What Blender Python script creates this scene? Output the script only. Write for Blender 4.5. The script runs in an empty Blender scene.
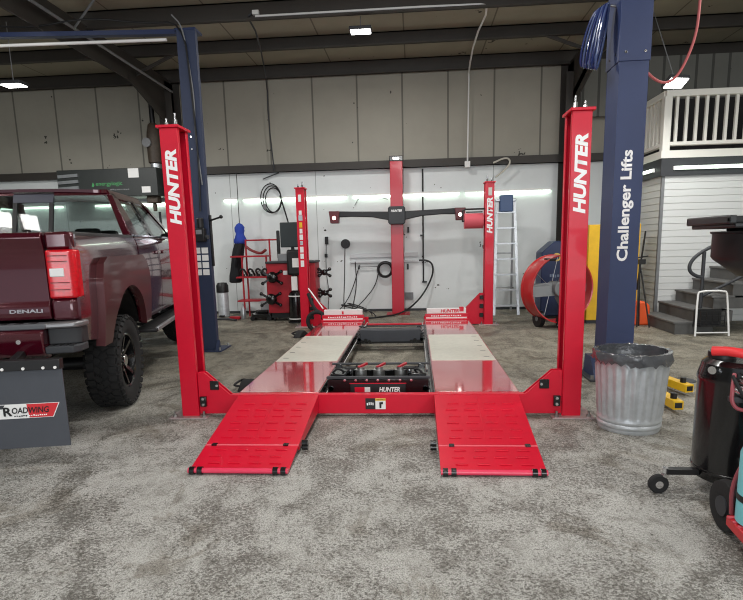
import bpy, bmesh, math, random
from mathutils import Vector, Matrix
random.seed(7)
C = bpy.context.scene.collection
PI = math.pi
R = math.radians

# ------------------------------------------------------------------ helpers
def lin(c):
    c = c / 255.0
    return c / 12.92 if c <= 0.04045 else ((c + 0.055) / 1.055) ** 2.4
def rgb(r, g, b): return (lin(r), lin(g), lin(b), 1.0)

def M(name, col, rough=0.5, metal=0.0, coat=0.0, vary=0.0, scale=8.0, bump=0.0, bscale=60.0, emit=0.0, spec=0.5, trans=0.0, alpha=1.0):
    m = bpy.data.materials.new(name); m.use_nodes = True
    nt = m.node_tree; b = nt.nodes['Principled BSDF']
    c = rgb(*col)
    b.inputs['Base Color'].default_value = c
    b.inputs['Roughness'].default_value = rough
    b.inputs['Metallic'].default_value = metal
    b.inputs['Coat Weight'].default_value = coat
    b.inputs['Coat Roughness'].default_value = 0.06
    b.inputs['Specular IOR Level'].default_value = spec
    b.inputs['Transmission Weight'].default_value = trans
    b.inputs['Alpha'].default_value = alpha
    if emit:
        b.inputs['Emission Color'].default_value = c
        b.inputs['Emission Strength'].default_value = emit
    if vary or bump:
        tc = nt.nodes.new('ShaderNodeTexCoord')
        if vary:
            n = nt.nodes.new('ShaderNodeTexNoise'); n.inputs['Scale'].default_value = scale; n.inputs['Detail'].default_value = 6
            n.inputs['Roughness'].default_value = 0.65
            nt.links.new(tc.outputs['Object'], n.inputs['Vector'])
            r = nt.nodes.new('ShaderNodeValToRGB')
            r.color_ramp.elements[0].position = 0.3; r.color_ramp.elements[1].position = 0.7
            r.color_ramp.elements[0].color = tuple(x * (1 - vary) for x in c[:3]) + (1,)
            r.color_ramp.elements[1].color = tuple(min(1, x * (1 + vary)) for x in c[:3]) + (1,)
            nt.links.new(n.outputs['Fac'], r.inputs['Fac']); nt.links.new(r.outputs['Color'], b.inputs['Base Color'])
        if bump:
            n2 = nt.nodes.new('ShaderNodeTexNoise'); n2.inputs['Scale'].default_value = bscale; n2.inputs['Detail'].default_value = 4
            nt.links.new(tc.outputs['Object'], n2.inputs['Vector'])
            bp = nt.nodes.new('ShaderNodeBump'); bp.inputs['Strength'].default_value = bump; bp.inputs['Distance'].default_value = 0.01
            nt.links.new(n2.outputs['Fac'], bp.inputs['Height']); nt.links.new(bp.outputs['Normal'], b.inputs['Normal'])
    return m

class B:
    """collects simple shapes into one mesh"""
    def __init__(s): s.bm = bmesh.new()
    def _add(s, verts, faces, mt=None):
        vs = [s.bm.verts.new(mt @ Vector(v) if mt else v) for v in verts]
        for f in faces:
            try: s.bm.faces.new([vs[i] for i in f])
            except ValueError: pass
        return s
    def box(s, x0, x1, y0, y1, z0, z1, mt=None):
        v = [(x0,y0,z0),(x1,y0,z0),(x1,y1,z0),(x0,y1,z0),(x0,y0,z1),(x1,y0,z1),(x1,y1,z1),(x0,y1,z1)]
        return s._add(v, [(0,3,2,1),(4,5,6,7),(0,1,5,4),(1,2,6,5),(2,3,7,6),(3,0,4,7)], mt)
    def bar(s, p, q, w, d, up=(0,0,1)):
        p, q = Vector(p), Vector(q); z = (q - p); L = z.length; z.normalize()
        u = Vector(up)
        if abs(u.dot(z)) > 0.98: u = Vector((0, 1, 0))
        x = u.cross(z).normalized(); y = z.cross(x)
        mt = Matrix((x, y, z)).transposed().to_4x4(); mt.translation = p
        return s.box(-w/2, w/2, -d/2, d/2, 0, L, mt)
    def prism(s, pts, a, b, axis='y'):
        """2D outline extruded from a to b along axis (x: pts=(y,z); y: pts=(x,z); z: pts=(x,y))"""
        def P(p, t): return {'x': (t, p[0], p[1]), 'y': (p[0], t, p[1]), 'z': (p[0], p[1], t)}[axis]
        n = len(pts)
        v = [P(p, a) for p in pts] + [P(p, b) for p in pts]
        f = [tuple(range(n)), tuple(range(2*n-1, n-1, -1))] + [(i, (i+1) % n, n+(i+1) % n, n+i) for i in range(n)]
        return s._add(v, f)
    def lathe(s, prof, n=32, o=(0,0,0), axis='z', mt=None, closed=False):
        """prof: (radius, height)"""
        o = Vector(o); v = []; f = []
        for r, h in prof:
            for k in range(n):
                a = 2*PI*k/n; c, d = r*math.cos(a), r*math.sin(a)
                w = Vector({'z': (c, d, h), 'x': (h, c, d), 'y': (d, h, c)}[axis]) + o
                v.append(mt @ w if mt else w)
        m = len(prof)
        for i in range(m if closed else m-1):
            j = (i+1) % m
            for k in range(n):
                f.append((i*n+k, i*n+(k+1) % n, j*n+(k+1) % n, j*n+k))
        if not closed:
            if prof[0][0] > 1e-5: f.append(tuple(range(n-1, -1, -1)))
            if prof[-1][0] > 1e-5: f.append(tuple(range((m-1)*n, m*n)))
        return s._add(v, f)
    def cyl(s, p, q, r, n=16, r2=None):
        p, q = Vector(p), Vector(q); z = q - p; L = z.length
        if L < 1e-6: return s
        z.normalize(); u = Vector((0,0,1)) if abs(z.z) < 0.95 else Vector((1,0,0))
        x = u.cross(z).normalized(); y = z.cross(x)
        mt = Matrix((x, y, z)).transposed().to_4x4(); mt.translation = p
        return s.lathe([(r, 0), (r if r2 is None else r2, L)], n, mt=mt)
    def tube(s, pts, r, n=8, smooth=0):
        pts = [Vector(p) for p in pts]
        for _ in range(smooth):
            q = [pts[0]]
            for a, b in zip(pts, pts[1:]): q += [a.lerp(b, .25), a.lerp(b, .75)]
            q.append(pts[-1]); pts = q
        v = []; f = []; prev = None
        for i, p in enumerate(pts):
            t = (pts[min(i+1, len(pts)-1)] - pts[max(i-1, 0)]).normalized()
            if prev is None:
                u = Vector((0,0,1)) if abs(t.z) < 0.9 else Vector((1,0,0)); x = u.cross(t).normalized()
            else:
                x = (prev - t * prev.dot(t)); x = x.normalized() if x.length > 1e-6 else Vector((1,0,0))
            prev = x; y = t.cross(x)
            for k in range(n):
                a = 2*PI*k/n; v.append(p + x*(r*math.cos(a)) + y*(r*math.sin(a)))
        for i in range(len(pts)-1):
            for k in range(n): f.append((i*n+k, i*n+(k+1) % n, (i+1)*n+(k+1) % n, (i+1)*n+k))
        f.append(tuple(range(n-1, -1, -1))); f.append(tuple(range((len(pts)-1)*n, len(pts)*n)))
        return s._add(v, f)
    def ball(s, o, r, n=12, sz=(1,1,1)):
        prof = [(max(1e-6, r*math.sin(PI*i/n)), -r*math.cos(PI*i/n)) for i in range(n+1)]
        mt = Matrix.Translation(o) @ Matrix.Diagonal((*sz, 1))
        return s.lathe(prof, 2*n, mt=mt)
    def quad(s, a, b, c, d): return s._add([a,b,c,d], [(0,1,2,3)])
    def build(s, name, mat, parent=None, bevel=0.0, seg=2, ang=35, solid=0.0, sub=0):
        bm = s.bm
        bmesh.ops.remove_doubles(bm, verts=bm.verts, dist=1e-5)
        bmesh.ops.recalc_face_normals(bm, faces=bm.faces)
        for f in bm.faces: f.smooth = True
        for e in bm.edges:
            if len(e.link_faces) != 2 or e.calc_face_angle(0) > R(ang): e.smooth = False
        me = bpy.data.meshes.new(name); bm.to_mesh(me); bm.free()
        o = bpy.data.objects.new(name, me); C.objects.link(o)
        if mat: me.materials.append(mat)
        if parent: o.parent = parent
        if solid:
            md = o.modifiers.new('solid', 'SOLIDIFY'); md.thickness = solid; md.offset = -1
        if bevel:
            md = o.modifiers.new('bevel', 'BEVEL'); md.width = bevel; md.segments = seg; md.limit_method = 'ANGLE'; md.angle_limit = R(40)
            md.harden_normals = False
        if sub:
            md = o.modifiers.new('sub', 'SUBSURF'); md.levels = sub; md.render_levels = sub
        return o

def tag(o, label, cat, group=None, kind=None):
    o['label'] = label; o['category'] = cat
    if group: o['group'] = group
    if kind: o['kind'] = kind
    return o
def thing(name, label, cat, loc=(0,0,0), rz=0.0, group=None):
    o = bpy.data.objects.new(name, None); C.objects.link(o)
    o.empty_display_size = 0.1; o.location = loc; o.rotation_euler = (0,0,rz)
    return tag(o, label, cat, group)
def struct(o): o['kind'] = 'structure'; return o
def copy_tree(o, parent=None):
    c = o.copy(); C.objects.link(c)
    if parent: c.parent = parent
    for ch in list(o.children): copy_tree(ch, c)
    return c

def text(name, s, mat, parent, origin, xd, yd, width=None, height=None, bold=0.02, shear=0.0, ext=0.0015, spacing=1.0):
    """lettering as mesh: origin = lower-left corner, xd/yd = reading and up directions"""
    cu = bpy.data.curves.new(name, 'FONT'); cu.body = s; cu.size = 1; cu.offset = bold; cu.shear = shear
    cu.extrude = 0.0; cu.resolution_u = 3; cu.space_character = spacing
    t = bpy.data.objects.new('t', cu); C.objects.link(t)
    bpy.context.view_layer.update()
    me = bpy.data.meshes.new_from_object(t.evaluated_get(bpy.context.evaluated_depsgraph_get()))
    bpy.data.objects.remove(t); bpy.data.curves.remove(cu)
    xs = [v.co.x for v in me.vertices]; ys = [v.co.y for v in me.vertices]
    x0, x1, y0, y1 = min(xs), max(xs), min(ys), max(ys)
    sx = width/(x1-x0) if width else height/(y1-y0); sy = height/(y1-y0) if height else sx
    X, Y = Vector(xd).normalized(), Vector(yd).normalized(); Z = X.cross(Y); o3 = Vector(origin)
    for v in me.vertices:
        v.co = o3 + X*((v.co.x-x0)*sx) + Y*((v.co.y-y0)*sy) + Z*ext
    me.name = name; me.materials.append(mat)
    o = bpy.data.objects.new(name, me); C.objects.link(o)
    if parent: o.parent = parent
    return o

def fine_print(mat, parent, origin, xd, yd, width, height, n, seed=1):
    """a row of short unreadable strokes where the photo's small print cannot be made out"""
    rnd = random.Random(seed); b = B(); X, Y = Vector(xd), Vector(yd); Z = X.cross(Y)*.0015; o = Vector(origin); w = width/n
    for i in range(n):
        a = o + X*(w*(i+.1)) + Y*(height*rnd.uniform(0, .25)) + Z; c = X*(w*rnd.uniform(.5, .8)); d = Y*(height*rnd.uniform(.6, .75))
        b.quad(a, a+c, a+c+d, a+d)
    return b.build('fine_print', mat, parent)

# ------------------------------------------------------------------ materials
RED   = M('red_paint', (206, 8, 44), 0.38, coat=0.15, vary=0.06, scale=5, spec=.35)
REDM  = M('red_worn', (166, 22, 38), 0.5, vary=0.12, scale=9)
REDG  = M('red_gloss_deck', (178, 34, 48), 0.14, coat=1.0, vary=0.14, scale=14)
REDG.node_tree.nodes['Principled BSDF'].inputs['Coat IOR'].default_value = 2.3
DKRED = M('dark_red', (120, 22, 26), 0.5, vary=0.1)
PINK  = M('pink_roll', (214, 92, 104), 0.7, bump=0.1)
GALV  = M('galvanized', (196, 200, 204), 0.42, metal=0.45, vary=0.14, scale=11)
STEEL = M('bare_steel', (170, 170, 168), 0.35, metal=0.9, vary=0.1)
BASEP = M('base_plate_steel', (190, 170, 170), 0.45, metal=0.5, vary=0.2, scale=20)
CHROME= M('chrome', (225, 225, 228), 0.12, metal=1.0)
ALU   = M('aluminium', (190, 194, 198), 0.35, metal=0.8, vary=0.08)
BLACK = M('black_plastic', (22, 22, 24), 0.45)
BLKG  = M('black_gloss', (14, 14, 16), 0.22, coat=0.4)
RUBB  = M('rubber', (26, 26, 27), 0.8, bump=0.15)
DGREY = M('dark_grey', (52, 54, 58), 0.55, vary=0.1)
GREY  = M('mid_grey', (120, 122, 124), 0.55, vary=0.1)
WHITE = M('white_paint', (232, 232, 230), 0.5)
WHITEL= M('white_lettering', (245, 245, 245), 0.5)
BLUE  = M('navy_blue_paint', (40, 54, 94), 0.5, coat=0.0, vary=0.08, scale=3)
BLUEC = M('blue_cabinet_paint', (32, 46, 82), 0.45)
YEL   = M('yellow_paint', (226, 180, 26), 0.45, vary=0.08)
ORNG  = M('orange_plastic', (236, 92, 40), 0.5)
BURG  = M('burgundy_carpaint', (72, 8, 26), 0.2, metal=0.3, coat=1.0)
BURGD = M('burgundy_flare', (84, 40, 44), 0.4, metal=0.2, coat=0.4)
SLIP  = M('slip_plate_grey', (202, 200, 188), 0.4, metal=0.1, vary=0.08, scale=18)
FLAP  = M('flap_rubber', (70, 73, 80), 0.45, vary=0.05)
DBROWN= M('dark_brown_steel', (58, 54, 50), 0.6, vary=0.1, scale=4)
REDL  = M('red_lens', (196, 8, 26), 0.15, coat=.3, vary=0.25, scale=40)
CLEARL= M('clear_lens', (225, 225, 225), 0.1, coat=1.0)
TEAL  = M('teal_paint', (120, 196, 206), 0.4)
REDH  = M('red_hose', (226, 48, 52), 0.45)
PINKH = M('pink_hose', (188, 96, 96), 0.55)
CLOTHB= M('black_cloth', (30, 32, 36), 0.9, bump=0.3, bscale=40)
CLOTHU= M('blue_cloth', (44, 70, 168), 0.85, bump=0.2)
SEAT  = M('black_leather', (20, 19, 20), 0.6)
STAIR = M('stair_grey', (84, 84, 83), 0.7, vary=0.15, scale=6)
VINYL = M('white_vinyl', (226, 224, 216), 0.5)
SIDING= M('white_siding', (214, 216, 214), 0.6)
BOXDK = M('heater_charcoal', (44, 48, 47), 0.5, vary=0.08)
GREEN = M('green_lettering', (70, 150, 90), 0.5)
ORTXT = M('orange_lettering', (196, 110, 24), 0.5)
GOLD  = M('gold_emblem', (206, 176, 90), 0.4)
BAG   = M('bin_liner', (80, 82, 86), 0.16, coat=0.5, bump=.9, bscale=22)
BROWNP= M('rusty_pipe', (70, 60, 50), 0.6, vary=0.3, scale=12)
LED   = M('led_panel', (255, 255, 250), 0.5, emit=14)
TUBEL = M('fluorescent_tube', (236, 255, 236), 0.5, emit=4.0)
LEDS  = M('pod_led', (255, 245, 240), 0.5, emit=5)

def glass_mat(name, tint, fac):
    m = bpy.data.materials.new(name); m.use_nodes = True; nt = m.node_tree
    nt.nodes.remove(nt.nodes['Principled BSDF']); out = nt.nodes['Material Output']
    t = nt.nodes.new('ShaderNodeBsdfTransparent'); t.inputs['Color'].default_value = tint
    g = nt.nodes.new('ShaderNodeBsdfGlossy'); g.inputs['Roughness'].default_value = 0.03; g.inputs['Color'].default_value = (.9,.9,.9,1)
    fr = nt.nodes.new('ShaderNodeFresnel'); fr.inputs['IOR'].default_value = 1.5
    mx = nt.nodes.new('ShaderNodeMixShader')
    ge = nt.nodes.new('ShaderNodeNewGeometry'); sb = nt.nodes.new('ShaderNodeMath'); sb.operation = 'SUBTRACT'; sb.inputs[0].default_value = 1
    mu = nt.nodes.new('ShaderNodeMath'); mu.operation = 'MULTIPLY'; nt.links.new(ge.outputs['Backfacing'], sb.inputs[1])
    nt.links.new(sb.outputs[0], mu.inputs[0]); nt.links.new(fr.outputs[0], mu.inputs[1]); nt.links.new(mu.outputs[0], mx.inputs[0]); nt.links.new(t.outputs[0], mx.inputs[1]); nt.links.new(g.outputs[0], mx.inputs[2])
    nt.links.new(mx.outputs[0], out.inputs[0]); return m
GLASS = glass_mat('tinted_glass', (.68, .72, .71, 1), 0)
GLASSC= glass_mat('clear_glass', (.92, .95, .95, 1), 0)
FILM  = glass_mat('blue_film', (.25, .35, .6, 1), 0)

def floor_mat():
    m = bpy.data.materials.new('worn_asphalt_floor'); m.use_nodes = True; nt = m.node_tree; N = nt.nodes; L = nt.links
    b = N['Principled BSDF']; tc = N.new('ShaderNodeTexCoord')
    def noise(scale, det, rough=.6, dist=0, vec=None):
        n = N.new('ShaderNodeTexNoise'); n.inputs['Scale'].default_value = scale; n.inputs['Detail'].default_value = det
        n.inputs['Roughness'].default_value = rough; n.inputs['Distortion'].default_value = dist
        L.new(vec or tc.outputs['Object'], n.inputs['Vector']); return n
    def ramp(src, stops):
        r = N.new('ShaderNodeValToRGB'); e = r.color_ramp.elements
        e[0].position, e[0].color = stops[0][0], stops[0][1]; e[1].position, e[1].color = stops[1][0], stops[1][1]
        for p, c in stops[2:]: x = e.new(p); x.color = c
        L.new(src, r.inputs['Fac']); return r
    def mix(mode, fac, a, c):
        x = N.new('ShaderNodeMix'); x.data_type = 'RGBA'; x.blend_type = mode
        if isinstance(fac, float): x.inputs[0].default_value = fac
        else: L.new(fac, x.inputs[0])
        L.new(a, x.inputs[6]); L.new(c, x.inputs[7]); return x
    mp = N.new('ShaderNodeMapping'); mp.inputs['Scale'].default_value = (1.35, 1.0, 1); L.new(tc.outputs['Object'], mp.inputs['Vector'])
    grain = noise(150, 3, .7)
    base = ramp(grain.outputs['Fac'], [(.38, rgb(66, 64, 60)), (.60, rgb(126, 123, 117))])
    crust_c = ramp(grain.outputs['Fac'], [(.36, rgb(118, 117, 113)), (.60, rgb(200, 199, 195))])
    patch = noise(1.9, 9, .66, .8, mp.outputs['Vector'])
    pit = noise(58, 8, .74, .5)
    cm = N.new('ShaderNodeMath'); cm.operation = 'MULTIPLY_ADD'; L.new(patch.outputs['Fac'], cm.inputs[0]); cm.inputs[1].default_value = .66; L.new(pit.outputs['Fac'], cm.inputs[2])
    mask = ramp(cm.outputs[0], [(.745, (0, 0, 0, 1)), (.855, (1, 1, 1, 1))])
    m1 = mix('MIX', mask.outputs[0], base.outputs[0], crust_c.outputs[0])
    mid = noise(7, 8, .72, .6, mp.outputs['Vector'])
    pr_ = ramp(mid.outputs['Fac'], [(.36, (.62, .60, .57, 1)), (.52, (1.05, 1.05, 1.04, 1))])
    m2 = mix('MULTIPLY', .8, m1.outputs[2], pr_.outputs[0])
    st = noise(1.3, 8, .72, .9); sr = ramp(st.outputs['Fac'], [(.56, (1, 1, 1, 1)), (.61, (.66, .63, .59, 1))])
    m3 = mix('MULTIPLY', .9, m2.outputs[2], sr.outputs[0])
    # tint multiplied in, darker and browner towards the back, edge wobbled by noise
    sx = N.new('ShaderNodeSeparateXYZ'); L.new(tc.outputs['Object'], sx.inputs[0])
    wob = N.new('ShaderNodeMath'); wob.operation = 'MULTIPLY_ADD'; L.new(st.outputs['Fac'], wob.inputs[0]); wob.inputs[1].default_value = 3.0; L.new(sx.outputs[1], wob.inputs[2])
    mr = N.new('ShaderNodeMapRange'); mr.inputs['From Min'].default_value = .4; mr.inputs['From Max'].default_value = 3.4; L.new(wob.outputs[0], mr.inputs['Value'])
    oil = N.new('ShaderNodeRGB'); oil.outputs[0].default_value = (.72, .68, .58, 1)  # brownish tint for the back part of the floor
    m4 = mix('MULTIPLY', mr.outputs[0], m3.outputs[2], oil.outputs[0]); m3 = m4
    L.new(m3.outputs[2], b.inputs['Base Color'])
    rr = ramp(patch.outputs['Fac'], [(.35, (.42, .42, .42, 1)), (.6, (.8, .8, .8, 1))]); L.new(rr.outputs[0], b.inputs['Roughness'])
    b.inputs['Specular IOR Level'].default_value = .35
    mm = N.new('ShaderNodeMath'); mm.operation = 'ADD'; L.new(grain.outputs['Fac'], mm.inputs[0]); L.new(pit.outputs['Fac'], mm.inputs[1])
    bp = N.new('ShaderNodeBump'); bp.inputs['Strength'].default_value = .5; bp.inputs['Distance'].default_value = .012
    L.new(mm.outputs[0], bp.inputs['Height']); L.new(bp.outputs[0], b.inputs['Normal'])
    return m

def panel_mat(name, col, period, off, seam, stain=.1, axis=0, dark=None):
    """painted wall panels with vertical seams along object x (axis 0) or y (axis 1)"""
    m = bpy.data.materials.new(name); m.use_nodes = True; nt = m.node_tree; N = nt.nodes; L = nt.links
    b = N['Principled BSDF']; b.inputs['Roughness'].default_value = .7
    tc = N.new('ShaderNodeTexCoord'); sp = N.new('ShaderNodeSeparateXYZ'); L.new(tc.outputs['Object'], sp.inputs[0])
    def math_(op, a, v):
        n = N.new('ShaderNodeMath'); n.operation = op; L.new(a, n.inputs[0]); n.inputs[1].default_value = v; return n.outputs[0]
    t = math_('SUBTRACT', sp.outputs[axis], off); t = math_('DIVIDE', t, period); t = math_('FRACT', t, 0)
    t = math_('SUBTRACT', t, .5); t = math_('ABSOLUTE', t, 0); t = math_('GREATER_THAN', t, .5 - seam/period/2)
    n = N.new('ShaderNodeTexNoise'); n.inputs['Scale'].default_value = 1.6; n.inputs['Detail'].default_value = 7; n.inputs['Roughness'].default_value = .65
    L.new(tc.outputs['Object'], n.inputs['Vector'])
    r = N.new('ShaderNodeValToRGB'); c = rgb(*col)
    r.color_ramp.elements[0].position = .3; r.color_ramp.elements[0].color = tuple(x*(1-stain) for x in c[:3]) + (1,)
    r.color_ramp.elements[1].position = .6; r.color_ramp.elements[1].color = c
    L.new(n.outputs['Fac'], r.inputs['Fac'])
    x = N.new('ShaderNodeMix'); x.data_type = 'RGBA'; L.new(t, x.inputs[0]); L.new(r.outputs[0], x.inputs[6])
    x.inputs[7].default_value = dark or tuple(v*.42 for v in c[:3]) + (1,)
    # a few dark scuffs with their own outline
    n2 = N.new('ShaderNodeTexNoise'); n2.inputs['Scale'].default_value = 3.1; n2.inputs['Detail'].default_value = 3; n2.inputs['Roughness'].default_value=.8
    L.new(tc.outputs['Object'], n2.inputs['Vector'])
    g = math_('GREATER_THAN', n2.outputs['Fac'], .69)
    x2 = N.new('ShaderNodeMix'); x2.data_type = 'RGBA'; L.new(g, x2.inputs[0]); L.new(x.outputs[2], x2.inputs[6]); x2.inputs[7].default_value = rgb(60, 58, 52)
    L.new(x2.outputs[2], b.inputs['Base Color']); return m

WALLU = panel_mat('upper_wall_panels', (162, 158, 146), .925, .131, .035, .08)
WALLL = panel_mat('lower_wall_white', (226, 231, 231), 1.85, .131, .012, .07)
ROOFM = panel_mat('roof_liner', (168, 164, 146), 1.5, .2, .025, .12)
SIDEW = panel_mat('plain_grey_wall', (170, 168, 160), 2.4, .1, .02, .1, axis=1)
RIBM  = panel_mat('ribbed_metal', (118, 118, 112), .3, .05, .05, .1)
DARKW = panel_mat('dark_partition', (34, 32, 34), .45, .1, .06, .1)

# ------------------------------------------------------------------ room shell
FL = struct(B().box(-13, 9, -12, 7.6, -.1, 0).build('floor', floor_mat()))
struct(B().box(-13, 9, 7.5, 7.7, 3.05, 5.2).build('wall_back', WALLU))
struct(B().box(-13, 9, 7.5, 7.7, 0, 3.05).build('wall_back', WALLL))
struct(B().box(-13.2, -13, -12, 7.7, 0, 5.3).build('wall_left', SIDEW))
struct(B().box(9, 9.2, -12, 7.7, 0, 5.3).build('wall_right', SIDEW))
struct(B().box(-13, 9, -12, 7.7, 5.08, 5.2).build('ceiling', ROOFM))
# baseboard stain strip at the foot of the back wall
struct(B().box(-13, 4.4, 7.485, 7.5, 0, .05).build('baseboard_back', DGREY))
# horizontal girt half-way up the back wall
struct(B().box(-4.5, 4.4, 7.36, 7.5, 2.98, 3.13).box(-4.5, 4.4, 7.34, 7.5, 2.98, 3.0).build('trim_1', DBROWN))
struct(B().box(-13, -4.8, 7.36, 7.5, 2.98, 3.13).build('trim_2', DBROWN))
# purlins
k = 3
for y in (7.38, 5.9, 4.4, 2.9, 1.4, -.1, -1.6, -3.1, -4.6, -6.1, -7.6, -9.1):
    b = B()
    z0 = 4.81 if y > 7 or y < 5 else 4.86
    b.box(-13, 9, y-.01, y+.01, z0, 5.08).box(-13, 9, y-.08, y+.01, z0, z0+.02).box(-13, 9, y-.01, y+.08, 5.06, 5.08)
    struct(b.build('trim_%d' % k, DBROWN)); k += 1
# main frames: column at the back wall, tapered haunch, rafter running towards the viewer
for x0, x1 in ((-4.80, -4.52), (3.28, 3.56)):
    xm = (x0+x1)/2; b = B()
    b.box(x0, x1, 7.05, 7.07, 0, 4.6).box(x0, x1, 7.47, 7.5, 0, 4.9).box(xm-.01, xm+.01, 7.07, 7.48, 0, 4.8)
    b.prism([(7.48, 4.86), (7.48, 4.1), (7.05, 4.1), (5.6, 4.55), (-11.9, 4.6), (-11.9, 4.86)], xm-.01, xm+.01, 'x')
    b.bar((xm, 7.05, 4.1), (xm, 5.6, 4.55), x1-x0, .02, (1, 0, 0)).bar((xm, 5.6, 4.55), (xm, -11.9, 4.6), x1-x0, .02, (1,0,0))
    struct(b.build('trim_%d' % k, DBROWN)); k += 1
# flange braces
for xa, xb, y in ((-4.66, -3.9, 5.9), (3.42, 2.6, 5.9), (-4.66, -5.5, 5.9)):
    struct(B().bar((xa, y, 4.58), (xb, y, 4.9), .05, .05).build('trim_%d' % k, DBROWN)); k += 1
# rod brace and conduit crossing the left bay under the roof
struct(B().cyl((-4.47, 7.0, 4.55), (-4.50, 2.8, 4.62), .022).build('trim_%d' % k, GREY)); k += 1
struct(B().cyl((-4.45, 3.7, 4.60), (-3.85, 3.3, 4.84), .016).build('trim_%d' % k, GREY)); k += 1
# mezzanine room: siding walls, fascia, soffit band, deck, dark back partition
def siding(p0, p1, z0, z1, n):
    """clapboard wall from p0 to p1 (xy); outward side is to the right of p0->p1"""
    b = B(); d = (Vector(p1) - Vector(p0)).normalized(); nrm = Vector((d.y, -d.x))
    h = (z1-z0)/n; prof = []
    for i in range(n): prof += [(.0, z0+i*h), (.012, z0+i*h+.007), (.008, z0+(i+1)*h)]
    prof += [(-.05, z1), (-.05, z0)]
    a = [Vector((p0[0]+nrm.x*t, p0[1]+nrm.y*t, z)) for t, z in prof]; c = [Vector((p1[0]+nrm.x*t, p1[1]+nrm.y*t, z)) for t, z in prof]
    v = a + c; m = len(prof)
    b._add(v, [(i, i+m, (i+1) % m+m, (i+1) % m) for i in range(m)] + [tuple(range(m)), tuple(range(2*m-1, m-1, -1))]); return b
MX, MY = 4.47, 5.37
struct(siding((MX, MY), (9, MY), 0, 2.44, 22).build('wall_right', SIDING))
struct(siding((MX, 7.48), (MX, MY), 0, 2.44, 22).build('wall_right', SIDING))
struct(B().box(MX-.018, MX+.03, MY-.018, MY+.03, 0, 2.44).build('trim_%d' % k, GREY)); k += 1
struct(B().box(MX-.06, 9, MY-.06, 7.49, 2.44, 2.72).build('trim_%d' % k, DGREY)); k += 1
struct(B().box(MX-.08, 9, MY-.08, 7.49, 2.72, 2.84).build('trim_%d' % k, VINYL)); k += 1
struct(B().box(MX, 9, 7.0, 7.05, 2.84, 4.0).build('wall_back', DARKW))
struct(B().box(MX-1.0, 9, 7.25, 7.3, 3.8, 4.85).build('wall_back', RIBM))

# ------------------------------------------------------------------ camera
CAMT = Vector((.338, -4.589, 1.47)); PIT, ROL, YAW = .17, .0244, -.0788
def rot():
    c, s = math.cos(YAW), math.sin(YAW); A = Matrix(((c,-s,0),(s,c,0),(0,0,1)))
    c, s = math.cos(PIT), math.sin(PIT); Bm = Matrix(((1,0,0),(0,c,-s),(0,s,c)))
    c, s = math.cos(ROL), math.sin(ROL); D = Matrix(((c,0,-s),(0,1,0),(s,0,c)))
    return D @ Bm @ A
RM = rot()
cd = bpy.data.cameras.new('camera'); cam = bpy.data.objects.new('camera', cd); C.objects.link(cam)
mw = Matrix((RM[0], RM[2], -RM[1])).transposed().to_4x4(); mw.translation = CAMT
cam.matrix_world = mw
cd.sensor_fit = 'HORIZONTAL'; cd.sensor_width = 36; cd.lens = 560/743*36; cd.shift_y = 38.9/743; cd.clip_start = .02
bpy.context.scene.camera = cam

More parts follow.
